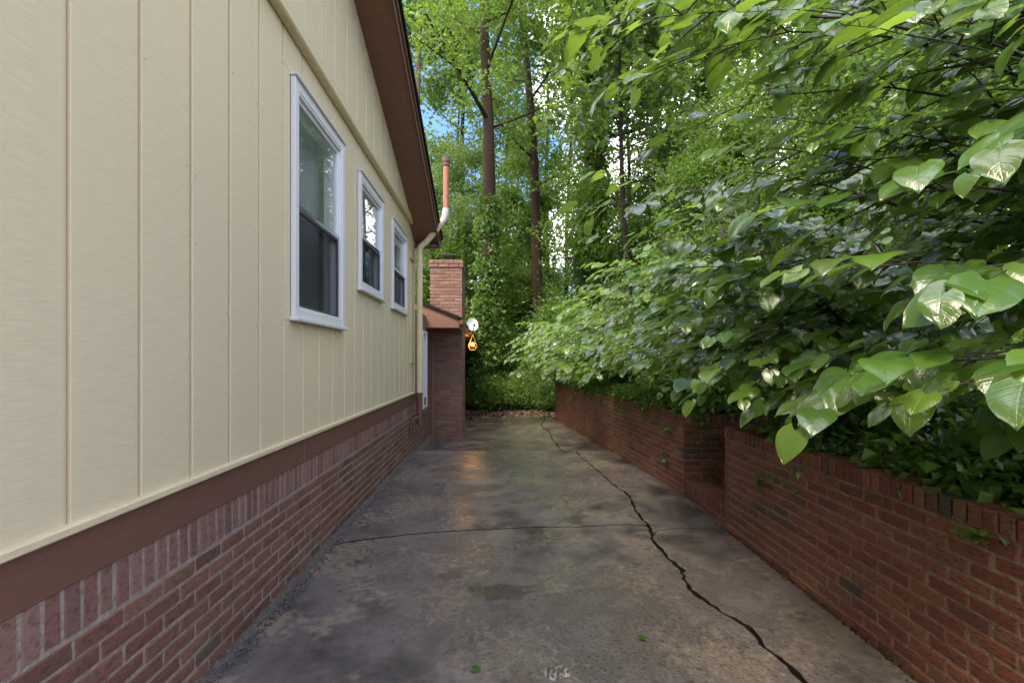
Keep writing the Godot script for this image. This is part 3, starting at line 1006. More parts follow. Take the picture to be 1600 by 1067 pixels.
func make_wall() -> void:
	var X := 1.838
	var pl := 0.199
	var ph := 0.0655
	var rows := 12
	# near length
	var a := thing("retaining_wall", "near length of red brick retaining wall under the large leaves", "brick wall", Vector3.ZERO, "brick retaining wall")
	put("mortar", boxmesh(Vector3(X + 0.0045, -0.25, -4.272), Vector3(X + 0.21, 0.80, 1.5)), M.mortar_tan, a)
	var list := []
	bond(list, Vector3(X, 0, -4.28), Vector3(0, 0, 1), Vector3(-1, 0, 0), 5.6, -0.008, rows, pl, ph, 0.011, func(c): return c.z < -1.0)
	lay(list, a, "rb", "brick", 260)
	var cl := []
	cap_row(cl, Vector3(X, 0, -4.28), Vector3(0, 0, 1), Vector3(-1, 0, 0), 5.6, 0.785, func(c): return c.z < -0.9)
	lay(cl, a, "rb", "cap_brick", 60)
	var fl := []
	bond(fl, Vector3(X, 0, -4.28), Vector3(1, 0, 0), Vector3(0, 0, -1), 0.2, -0.008, rows, pl, ph, 0.011, func(_c): return false)
	lay(fl, a, "rb", "brick", 0)
	# far length, turned in towards the driveway
	var b := thing("retaining_wall", "far length of red brick wall beyond the steps, curving at its end", "brick wall", Vector3.ZERO, "brick retaining wall")
	var path := PackedVector2Array([Vector2(1.842, 5.30), Vector2(1.66, 7.2), Vector2(1.44, 9.4), Vector2(1.235, 11.4), Vector2(1.125, 12.6), Vector2(1.13, 12.95), Vector2(1.24, 13.25), Vector2(1.5, 13.5)])
	var bl := []
	var bc := []
	var mm := MB.new()
	var run := 0.0
	for i in path.size() - 1:
		var p := Vector3(path[i].x, 0, -path[i].y)
		var q := Vector3(path[i + 1].x, 0, -path[i + 1].y)
		var dir := (q - p).normalized()
		var out := dir.cross(Vector3.UP) * -1.0
		if out.x > 0 and i < 5:
			out = -out
		if i >= 5:
			out = Vector3(dir.z, 0, -dir.x)
			if out.dot(Vector3(-1, 0, -0.6)) < 0:
				out = -out
		var ln := p.distance_to(q)
		bond(bl, p, dir, out, ln, -0.074, rows + 1, pl, ph, 0.011, func(c): return c.z > -6.8, 0.05, fposmod(run, pl))
		cap_row(bc, p, dir, out, ln, 0.785, func(c): return c.z > -7.5)
		var inn := -out * 0.0045
		mm.quad(p + inn + Vector3(0, -0.2, 0), q + inn + Vector3(0, -0.2, 0), q + inn + Vector3(0, 0.8, 0), p + inn + Vector3(0, 0.8, 0), out)
		mm.quad(p - out * 0.2 + Vector3(0, 0.8, 0), q - out * 0.2 + Vector3(0, 0.8, 0), q + inn + Vector3(0, 0.8, 0), p + inn + Vector3(0, 0.8, 0), Vector3.UP)
		mm.quad(p - out * 0.2 + Vector3(0, -0.2, 0), q - out * 0.2 + Vector3(0, -0.2, 0), q - out * 0.2 + Vector3(0, 0.8, 0), p - out * 0.2 + Vector3(0, 0.8, 0), -out)
		run += ln
	# the return that faces the steps
	mm.quad(Vector3(1.85, -0.2, -5.308), Vector3(2.9, -0.2, -5.308), Vector3(2.9, 0.86, -5.308), Vector3(1.85, 0.86, -5.308), Vector3(0, 0, 1))
	bond(bl, Vector3(1.84, 0, -5.3), Vector3(1, 0, 0), Vector3(0, 0, 1), 1.0, -0.074, rows + 1, pl, ph, 0.011, func(_c): return true)
	cap_row(bc, Vector3(1.92, 0, -5.3), Vector3(1, 0, 0), Vector3(0, 0, 1), 0.9, 0.785, func(_c): return true)
	put("mortar", mm.mesh(), M.mortar_tan, b)
	lay(bl, b, "rb", "brick", 220)
	lay(bc, b, "rb", "cap_brick", 60)
	# steps between the two lengths
	var s := thing("brick_steps", "red brick steps in the gap of the retaining wall", "steps")
	for k in 4:
		var x0 := X + 0.012 + 0.305 * k
		var y1 := 0.178 + 0.17 * k
		var st := node("step", s)
		put("mortar", boxmesh(Vector3(x0 + 0.008, -0.1, -5.295), Vector3(x0 + 0.42, y1 - 0.008, -4.285)), M.mortar_tan, st)
		var tl := []
		var z := -5.29
		while z < -4.33:
			# rowlock on edge: the tread is its narrow long side
			var bas := Basis(Vector3(1, 0, 0), Vector3(0, 0, -1), Vector3(0, 1, 0))
			tl.append([Transform3D(bas, Vector3(x0 + 0.1, y1, z + 0.0335)), 0.2, 0.0575, 0.10, true])
			tl.append([Transform3D(bas, Vector3(x0 + 0.312, y1 - 0.001, z + 0.0335)), 0.2, 0.0575, 0.10, false])
			z += 0.067
		lay(tl, st, "rb", "brick", 40)
		var fl2 := []
		bond(fl2, Vector3(x0, 0, -5.29), Vector3(0, 0, 1), Vector3(-1, 0, 0), 1.0, y1 - 0.105 - 0.0655, 1, pl, ph, 0.011, func(_c): return true)
		lay(fl2, st, "rb", "brick", 10)

# ---------------------------------------------------------------- driveway and ground
func gp(px: float, py: float, lift := 0.0) -> Vector3:   # where a traced point of the crack lies on the driveway
	var z := (EYE - lift) * 775.0 / (py - 563.0)
	return Vector3((px - 800.0) * z / 775.0, lift, -z)

func jag(pts: Array, step: float, amp: float) -> Array:
	var out := []
	for i in pts.size() - 1:
		var a: Vector3 = pts[i]
		var b: Vector3 = pts[i + 1]
		var n := maxi(1, int(a.distance_to(b) / step))
		for k in n:
			var p := a.lerp(b, float(k) / n)
			if k or i:
				p += Vector3(rf(-amp, amp), 0, rf(-amp, amp))
			out.append(p)
	out.append(pts[-1])
	return out

# one piece of slab: outline (x, z) with its upper face at height hf and sides that go down
func slab_piece(parent: Node, outline: Array, hf: Callable, m: Material, o: Vector2, size: Vector2, deep := 0.06) -> void:
	var poly := PackedVector2Array()
	for p in outline:
		poly.append(Vector2(p.x, p.z))
	var tris := Geometry2D.triangulate_polygon(poly)
	if tris.is_empty():       # the jagged edge crosses itself somewhere: keep the outer loop
		var best := PackedVector2Array()
		for p in Geometry2D.offset_polygon(poly, 0.0008, Geometry2D.JOIN_MITER):
			if p.size() > best.size():
				best = p
		poly = best
		tris = Geometry2D.triangulate_polygon(poly)
	var b := MB.new()
	var sd := MB.new()
	for i in range(0, tris.size(), 3):
		var q := []
		for k in 3:
			var p := poly[tris[i + k]]
			q.append(Vector3(p.x, hf.call(p.x, p.y), p.y))
		b.tri(q[0], q[1], q[2], Vector3.UP)
	var area := 0.0
	for i in poly.size():
		var j := (i + 1) % poly.size()
		area += poly[i].x * poly[j].y - poly[j].x * poly[i].y
	for i in poly.size():
		var j := (i + 1) % poly.size()
		var p := Vector3(poly[i].x, hf.call(poly[i].x, poly[i].y), poly[i].y)
		var q := Vector3(poly[j].x, hf.call(poly[j].x, poly[j].y), poly[j].y)
		var out := Vector3(q.z - p.z, 0, -(q.x - p.x)) * signf(area)
		sd.quad(p, q, q - Vector3(0, deep, 0), p - Vector3(0, deep, 0), out)
	for i in b.v.size():
		b.uv[i] = Vector2((b.v[i].x - o.x) / size.x, (b.v[i].z - o.y) / size.y)
	var am := b.mesh()
	am.surface_set_material(0, m)
	am.add_surface_from_arrays(Mesh.PRIMITIVE_TRIANGLES, sd.arrays())
	am.surface_set_material(1, M.crack)
	put("slab", am, null, parent)

func make_driveway() -> void:
	var dr := node("driveway", self)
	dr.set_meta("kind", "structure")
	var near := concrete(4.4, 10.8, 900, 2000, 5, false)
	var far := concrete(4.4, 6.6, 700, 1024, 25, true)
	var hx := func(z: float) -> float: return -1.32 + 0.03355 * z + 0.028   # house base (z negative)
	var flat := func(x: float, z: float) -> float: return 0.0
	# cracks
	var main := [[902.6, 708], [911, 717], [919, 723], [941, 741], [959.5, 758], [975, 768], [984, 776], [990, 788], [993, 798], [1003, 810], [1013, 820], [1019, 832], [1020.5, 845], [1037, 864], [1054, 881], [1066, 892], [1071, 908], [1078, 920], [1095, 934], [1126, 955], [1150, 969], [1168, 979], [1180, 993], [1190, 1007], [1226, 1034], [1262, 1068], [1300, 1115], [1350, 1190]]
	var mp := []
	for q in main:
		mp.append(gp(q[0], q[1]))
	mp = jag(mp, 0.035, 0.009)
	var tl := [[505, 855], [521, 850], [560, 844], [602, 839], [645, 834], [683, 831], [740, 828], [825, 824], [907, 823], [968, 819.5], [1012.5, 820.5]]
	var tr := [[1020, 834], [1026, 829], [1050, 826], [1069, 825], [1100, 826.5], [1132, 826]]
	var lp := []
	for q in tl:
		lp.append(gp(q[0], q[1]))
	lp = jag(lp, 0.03, 0.008)
	var rp := []
	for q in tr:
		rp.append(gp(q[0], q[1]))
	rp = jag(rp, 0.05, 0.006)
	# where the side cracks meet the long one
	var find := func(p: Vector3) -> int:
		var best := 0
		for i in mp.size():
			if mp[i].distance_to(p) < mp[best].distance_to(p):
				best = i
		return best
	var il: int = find.call(lp[-1])
	var ir: int = find.call(rp[0])
	var wid := func(i: int) -> float:
		return lerpf(0.006, 0.0105, clampf(float(i) / mp.size() * 1.6, 0, 1)) * (1.0 + 0.45 * sin(i * 0.61) + 0.25 * sin(i * 1.9))
	var side := func(i: int, s: float) -> Vector3:
		return mp[i] + Vector3(s * (wid.call(i) + rf(0, 0.006)), 0, 0)
	var zf := -7.95
	var zn := 1.6
	mp[0] = Vector3(mp[0].x, 0, zf)
	mp[-1] = Vector3(mp[-1].x, 0, zn)
	var cw := 0.0085
	# left upper, left lower, right upper, right lower
	var o := Vector2(-2.2, -8.6)
	var sz := Vector2(4.4, 10.8)
	var q1 := [Vector3(hx.call(zf), 0, zf)]
	for i in range(0, il + 1):
		q1.append(side.call(i, -1.0))
	for i in range(lp.size() - 2, 0, -1):
		if lp[i].distance_to(mp[il]) < 0.06:
			continue
		q1.append(lp[i] + Vector3(0, 0, -cw))
	q1.append(Vector3(hx.call(lp[0].z), 0, lp[0].z - cw))
	slab_piece(dr, q1, flat, near, o, sz)
	var q2 := [Vector3(hx.call(lp[0].z), 0, lp[0].z + cw)]
	for i in range(1, lp.size() - 1):
		if lp[i].distance_to(mp[il]) < 0.06:
			continue
		q2.append(lp[i] + Vector3(0, 0, cw * lerpf(2.6, 1.0, clampf(float(i) / lp.size() * 1.6, 0, 1)) * (1.0 + 0.3 * sin(i * 2.3))))
	for i in range(il + 1, mp.size()):
		q2.append(side.call(i, -1.0))
	q2.append(Vector3(hx.call(zn), 0, zn))
	slab_piece(dr, q2, flat, near, o, sz)
	var wx := 1.832
	var q3 := [Vector3(1.62, 0, zf), Vector3(1.84, 0, -5.3), Vector3(wx, 0, -5.0), Vector3(wx, 0, rp[-1].z - 0.004)]
	for i in range(rp.size() - 2, 0, -1):
		if rp[i].distance_to(mp[ir]) < 0.06:
			continue
		q3.append(rp[i] + Vector3(0, 0, -0.004))
	for i in range(ir, -1, -1):
		q3.append(side.call(i, 1.0))
	slab_piece(dr, q3, flat, near, o, sz)
	var q4 := [Vector3(wx, 0, rp[-1].z + 0.004), Vector3(wx, 0, zn)]
	for i in range(mp.size() - 1, ir, -1):
		q4.append(side.call(i, 1.0))
	for i in range(1, rp.size() - 1):
		if rp[i].distance_to(mp[ir]) < 0.06:
			continue
		q4.append(rp[i] + Vector3(0, 0, 0.004))
	slab_piece(dr, q4, flat, near, o, sz)
	# far slab, settled lower on the house side
	var drop := func(x: float, z: float) -> float: return lerpf(-0.20, -0.035, clampf((x + 1.5) / 3.0, 0, 1)) - 0.01 * smoothstep(-9.0, -14.0, z)
	var fc := []
	for q in [[876.5, 703], [872, 697], [868, 691], [864, 686], [860.6, 681], [859, 676], [856, 671], [850, 667], [846, 662], [849, 657], [851, 652]]:
		fc.append(gp(q[0], q[1], -0.06))
	fc = jag(fc, 0.12, 0.02)
	fc[0] = Vector3(fc[0].x, 0, zf - 0.012)
	var ze := -13.75
	fc.append(Vector3(fc[-1].x + 0.03, 0, ze))
	var fo := Vector2(-2.2, -14.2)
	var fs := Vector2(4.4, 6.6)
	var f1 := [Vector3(-1.62, 0, zf - 0.012)]
	for p in fc:
		f1.append(p + Vector3(-0.012, 0, 0))
	f1.append(Vector3(-0.4, 0, ze + 0.1))
	f1.append(Vector3(-1.1, 0, ze - 0.05))
	f1.append(Vector3(-1.81, 0, ze))
	slab_piece(dr, f1, drop, far, fo, fs)
	var f2 := []
	for i in range(fc.size() - 1, -1, -1):
		f2.append(fc[i] + Vector3(0.012, 0, 0))
	f2.append_array([Vector3(1.615, 0, zf - 0.012), Vector3(1.44, 0, -9.4), Vector3(1.235, 0, -11.4), Vector3(1.12, 0, -12.6), Vector3(1.10, 0, -13.3), Vector3(0.98, 0, ze)])
	slab_piece(dr, f2, drop, far, fo, fs)
	# dark grit in the cracks, and the bed under the slabs
	var bed := MB.new()
	bed.quad(Vector3(-1.9, -0.028, zf + 0.02), Vector3(1.86, -0.028, zf + 0.02), Vector3(1.86, -0.028, zn), Vector3(-1.9, -0.028, zn), Vector3.UP)
	bed.quad(Vector3(-1.9, -0.27, -14), Vector3(1.7, -0.27, -14), Vector3(1.7, -0.10, zf - 0.0), Vector3(-1.9, -0.27, zf - 0.0), Vector3.UP)
	for i in fc.size() - 1:
		var a: Vector3 = fc[i]
		var b: Vector3 = fc[i + 1]
		var ya: float = drop.call(a.x, a.z) - 0.014
		var yb: float = drop.call(b.x, b.z) - 0.014
		bed.quad(Vector3(a.x - 0.03, ya, a.z), Vector3(a.x + 0.03, ya, a.z), Vector3(b.x + 0.03, yb, b.z), Vector3(b.x - 0.03, yb, b.z), Vector3.UP)
	put("crack_grit", bed.mesh(), M.crack, dr)
	# crumbled mortar fillet along the house base
	var fi := MB.new()
	var z := 1.5
	var prev := []
	while z > zf:
		var x: float = hx.call(z) - 0.026
		var w := 0.040 + rf(-0.012, 0.016)
		var h := 0.026 + rf(-0.012, 0.012)
		var ring := [Vector3(x - 0.01, h + rf(0, 0.008), z), Vector3(x + w * 0.45, h * 0.9 + rf(-0.006, 0.006), z), Vector3(x + w * 0.8, h * 0.45 + rf(-0.004, 0.006), z), Vector3(x + w, -0.004, z)]
		if prev.size():
			for k in 3:
				fi.quad(prev[k], prev[k + 1], ring[k + 1], ring[k], Vector3(0.6, 1, 0))
		prev = ring
		z -= rf(0.018, 0.04)
	put("mortar_fillet", fi.mesh(), M.gravel, dr)
	# the dirty fillet along the retaining wall
	var fw := MB.new()
	z = 1.5
	prev = []
	while z > -4.25:
		var w := 0.014 + rf(-0.009, 0.016)
		var h := 0.010 + rf(-0.007, 0.010)
		var ring := [Vector3(1.842, h + 0.006, z), Vector3(1.836 - w * 0.4, h * 0.9, z), Vector3(1.836 - w, -0.004, z)]
		if prev.size():
			for k in 2:
				fw.quad(prev[k], prev[k + 1], ring[k + 1], ring[k], Vector3(-0.6, 1, 0))
		prev = ring
		z -= rf(0.01, 0.03)
	put("dirt_fillet", fw.mesh(), M.soil, dr)
	# loose crumbs by the house base
	var cr := MB.new()
	for i in 260:
		var zz := rf(-7.5, -1.0)
		if i < 90:
			zz = rf(-3.4, -2.3)
		var s := rf(0.003, 0.011)
		var at := Vector3(hx.call(zz) + 0.02 + absf(rng.randfn(0, 0.03)), s * 0.5, zz)
		var bx := MB.new()
		bx.box(-Vector3(s, s * 0.6, s * 0.8), Vector3(s, s * 0.6, s * 0.8), s * 0.3)
		cr.add(bx, Transform3D(Basis.from_euler(rv(PI)), at))
	var co := put("crumbs", cr.mesh(), M.gravel, dr)
	co.set_meta("kind", "stuff")
	# scraps of dead leaf gathered along the foot of both walls
	var dead := MB.new()
	for i in 170:
		var zz := rf(-7.6, -1.2)
		var right := i % 3 > 0
		var at := Vector3((1.83 - 0.012 - absf(rng.randfn(0, 0.05))) if right else (hx.call(zz) + 0.03 + absf(rng.randfn(0, 0.05))), 0.004, zz)
		if right and zz < -4.3:
			at.x = lerpf(1.83, 1.66, clampf((-zz - 5.3) / 1.9, 0, 1)) - 0.02 - absf(rng.randfn(0, 0.05))
		if i % 7 == 0:
			at = Vector3(rf(-0.9, 1.5), 0.004, zz)
		var L := rf(0.006, 0.022)
		var an := rf(0, TAU)
		var d := Vector3(cos(an), 0, sin(an)) * L
		var w2 := Vector3(-sin(an), 0, cos(an)) * L * rf(0.15, 0.5)
		dead.quad(at - d, at + w2 + Vector3(0, rf(0.002, 0.006), 0), at + d, at - w2 + Vector3(0, rf(0.0, 0.003), 0), Vector3.UP)
	var de := put("leaf_scraps", dead.mesh(), M.litter_b, dr)
	de.set_meta("kind", "stuff")
	# puddles
	for q in [[Vector3(-0.05, 0.004, -3.10), 0.20, 0.105, 7, "shallow puddle mirroring the sky in the middle of the driveway"], [Vector3(0.20, 0.004, -2.30), 0.07, 0.05, 11, "small puddle at the near edge of the driveway"]]:
		var pm := MB.new()
		var r := RandomNumberGenerator.new()
		r.seed = q[3]
		var nz := noise(1.0, 3, q[3])
		var n := 48
		var ring := []
		for k in n:
			var an := TAU * k / n
			var f := 1.0 + 0.6 * nz.get_noise_2d(cos(an) * 0.9, sin(an) * 0.9) + 0.04 * sin(an * 7.0 + 1.0)
			ring.append(q[0] + Vector3(cos(an) * q[1] * f, 0, sin(an) * q[2] * f))
		for k in n:
			pm.tri(q[0], ring[k], ring[(k + 1) % n], Vector3.UP)
		var o2 := put("puddle", pm.mesh(), M.water)
		tag(o2, q[4], "puddle")

func bank_y(x: float, z: float) -> float:   # z negative away from the camera
	var wx := 1.9
	if z < -5.3:
		wx = lerpf(1.9, 1.2, clampf((-z - 5.3) / 7.6, 0, 1))
	var u := maxf(x - wx - 0.15, 0.0)
	var h := 0.80 + 0.16 * u - 0.0018 * u * u
	h += 0.05 * sin(x * 2.1 + z * 1.3) * smoothstep(0.2, 1.0, u)
	var back := smoothstep(-12.9, -15.0, z)
	return lerpf(h, ground_y(x, z), back * smoothstep(8.0, 1.0, u))

func ground_y(x: float, z: float) -> float:
	var d := maxf(-z - 14.5, 0.0)
	return -0.26 + 0.055 * d + 0.02 * maxf(x, 0.0) * smoothstep(0, 6, d) + 0.06 * sin(x * 0.8) * cos(z * 0.7) * smoothstep(0, 4, d)

func make_ground() -> void:
	var g := MB.new()
	var xs := []
	var x := -60.0
	while x <= 60.0:
		xs.append(x)
		x += 2.0
	var zs := []
	var z := 60.0
	while z >= -90.0:
		zs.append(z)
		z -= 2.0
	for i in xs.size() - 1:
		for j in zs.size() - 1:
			var q := []
			for k in [[i, j], [i + 1, j], [i + 1, j + 1], [i, j + 1]]:
				q.append(Vector3(xs[k[0]], ground_y(xs[k[0]], zs[k[1]]) - 0.05, zs[k[1]]))
			g.quad(q[0], q[1], q[2], q[3], Vector3.UP)
	var o := put("ground", g.mesh(), M.soil)
	o.set_meta("kind", "structure")
	var b := MB.new()
	var nx := 44
	var nz := 60
	var P := func(i: int, j: int) -> Vector3:
		var zz := lerpf(4.0, -24.0, float(j) / nz)
		var wx := 2.02
		if zz < -5.3:
			wx = lerpf(2.02, 1.30, clampf((-zz - 5.3) / 7.6, 0, 1))
		if zz < -3.85 and zz > -5.8:
			wx = 3.05
		if zz < -13.2:
			wx = 1.30
		var f := float(i) / nx
		var xx := wx + 24.0 * f * f
		return Vector3(xx, bank_y(xx, zz) - 0.02, zz)
	for i in nx:
		for j in nz:
			b.quad(P.call(i, j), P.call(i + 1, j), P.call(i + 1, j + 1), P.call(i, j + 1), Vector3.UP)
	for j in nz:
		var p0: Vector3 = P.call(0, j)
		var p1: Vector3 = P.call(0, j + 1)
		b.quad(p0, p1, Vector3(p1.x, -0.4, p1.z), Vector3(p0.x, -0.4, p0.z), Vector3(-1, 0, 0))
	var o2 := put("bank", b.mesh(), M.soil)
	o2.set_meta("kind", "structure")

# ---------------------------------------------------------------- leaves
func heart_leaf(sd: int) -> ArrayMesh:
	# a heart-shaped blade: base at the origin, tip towards -z, upper side +y, one unit long
	var r := RandomNumberGenerator.new()
	r.seed = 500 + sd
	var rows := 9
	var cols := 6
	var P := []
	var cup := r.randf_range(0.10, 0.30)
	var droop := r.randf_range(0.18, 0.48)
	var wav := r.randf_range(0.012, 0.03)
	var ph := r.randf_range(0, TAU)
	var wmax := r.randf_range(0.46, 0.54)
	for i in rows + 1:
		var t := float(i) / rows
		var w := wmax * pow(sin(PI * pow(clampf(t * 0.985 + 0.015, 0, 1), 0.56)), 0.72)
		if t > 0.78:
			w = lerpf(w, wmax * (1.0 - t) * 1.25, smoothstep(0.78, 1.0, t))
		var row := []
		for j in cols + 1:
			var s := (float(j) / cols - 0.5) * 2.0
			var x := s * w
			var zz := -t
			# lobes reach back behind the stalk
			zz += 0.20 * pow(absf(s), 1.3) * pow(1.0 - t, 3.0) * 1.0
			var y := cup * absf(x) * 1.2 - cup * 1.1 * x * x * 2.0 - droop * t * t + wav * sin(s * 5.0 + t * 9.0 + ph) * absf(s)
			row.append(Vector3(x, y, zz))
		P.append(row)
	var v := PackedVector3Array()
	var n := PackedVector3Array()
	var uv := PackedVector2Array()
	var ix := PackedInt32Array()
	for i in rows + 1:
		for j in cols + 1:
			v.append(P[i][j])
			uv.append(Vector2(float(j) / cols, float(i) / rows))
			var dx: Vector3 = P[i][mini(j + 1, cols)] - P[i][maxi(j - 1, 0)]
			var dz: Vector3 = P[maxi(i - 1, 0)][j] - P[mini(i + 1, rows)][j]
			var nn := dz.cross(dx)
			if nn.length() < 1e-6:
				nn = Vector3.UP
			nn = nn.normalized()
			if nn.y < 0:
				nn = -nn
			n.append(nn)
	for i in rows:
		for j in cols:
			var a := i * (cols + 1) + j
			var b := a + 1
			var c := a + cols + 1
			var d := c + 1
			# clockwise from above
			ix.append_array([a, c, b, b, c, d])
	var m := ArrayMesh.new()
	var arr := []
	arr.resize(Mesh.ARRAY_MAX)
	var k0 := (v[ix[1]] - v[ix[0]]).cross(v[ix[2]] - v[ix[0]])
	var k1 := (v[ix[64]] - v[ix[63]]).cross(v[ix[65]] - v[ix[63]])
	if k1.y > 0:
		for q in range(0, ix.size(), 3):
			var t2 := ix[q + 1]
			ix[q + 1] = ix[q + 2]
			ix[q + 2] = t2
	arr[Mesh.ARRAY_VERTEX] = v
	arr[Mesh.ARRAY_NORMAL] = n
	arr[Mesh.ARRAY_TEX_UV] = uv
	arr[Mesh.ARRAY_INDEX] = ix
	m.add_surface_from_arrays(Mesh.PRIMITIVE_TRIANGLES, arr)
	return m

# a tuft of small leaves round the origin, radius about one half; two tints
func tuft(sd: int, count: int, size: float, mats: Array, flatness := 0.55, slim := 0.5) -> ArrayMesh:
	var r := RandomNumberGenerator.new()
	r.seed = 9000 + sd
	var am := ArrayMesh.new()
	for k in mats.size():
		var b := MB.new()
		for i in int(count / mats.size()):
			var p := Vector3(r.randfn(0, 0.24), r.randfn(0, 0.18), r.randfn(0, 0.24))
			var yaw := r.randf_range(0, TAU)
			var tip := Vector3(cos(yaw), r.randf_range(-0.9, 0.25), sin(yaw)).normalized()
			var up := (Vector3.UP + Vector3(r.randfn(0, 1), r.randfn(0, 0.6), r.randfn(0, 1)) * flatness).normalized()
			var sidev := tip.cross(up).normalized()
			up = sidev.cross(tip).normalized()
			var L := size * r.randf_range(0.65, 1.3)
			var W := L * slim * r.randf_range(0.8, 1.2)
			var fold := r.randf_range(0.05, 0.3)
			var a := p
			var m1 := p + tip * L * 0.42
			var e := p + tip * L - up * L * 0.12
			var l1 := p + tip * L * 0.38 - sidev * W * 0.5 + up * W * fold
			var r1 := p + tip * L * 0.38 + sidev * W * 0.5 + up * W * fold
			b.tri(a, l1, m1, up)
			b.tri(a, m1, r1, up)
			b.tri(l1, e, m1, up)
			b.tri(m1, e, r1, up)
		am.add_surface_from_arrays(Mesh.PRIMITIVE_TRIANGLES, b.arrays())
		am.surface_set_material(k, mats[k])
	return am

var tufts := {}
func make_tufts() -> void:
	tufts.bright = [tuft(1, 69, 0.125, [M.lf_bright, M.lf_bright2, M.lf_yellow], 0.55, 0.75), tuft(2, 70, 0.12, [M.lf_bright2, M.lf_mid2], 0.55, 0.75)]
	tufts.mid = [tuft(3, 48, 0.15, [M.lf_mid, M.lf_mid2, M.lf_bright2], 0.55, 0.6), tuft(4, 48, 0.14, [M.lf_mid2, M.lf_mid], 0.6, 0.6)]
	tufts.dark = [tuft(5, 56, 0.12, [M.lf_dark, M.lf_dark2, M.lf_mid], 0.6, 0.55), tuft(6, 56, 0.12, [M.lf_dark2, M.lf_dark], 0.6, 0.55)]
	tufts.grey = [tuft(7, 64, 0.11, [M.lf_grey, M.lf_grey2], 0.7, 0.5), tuft(8, 64, 0.11, [M.lf_grey2, M.lf_mid2], 0.7, 0.5)]
	tufts.silver = [tuft(9, 30, 0.30, [M.lf_dark2, M.lf_silver, M.lf_mid], 0.7, 0.45), tuft(10, 30, 0.28, [M.lf_mid, M.lf_dark], 0.7, 0.45)]
	tufts.yellow = [tuft(11, 44, 0.14, [M.lf_yellow, M.lf_bright], 0.5, 0.6), tuft(12, 44, 0.14, [M.lf_bright, M.lf_bright2], 0.5, 0.6)]
	tufts.ivy = [tuft(13, 40, 0.20, [M.lf_dark, M.lf_dark2], 0.4, 0.9), tuft(14, 40, 0.20, [M.lf_dark2, M.lf_mid], 0.4, 0.9)]

func rnd_basis(s: float, tilt := 0.5) -> Basis:
	return Basis.from_euler(Vector3(rf(-tilt, tilt), rf(0, TAU), rf(-tilt, tilt))).scaled(Vector3.ONE * s)

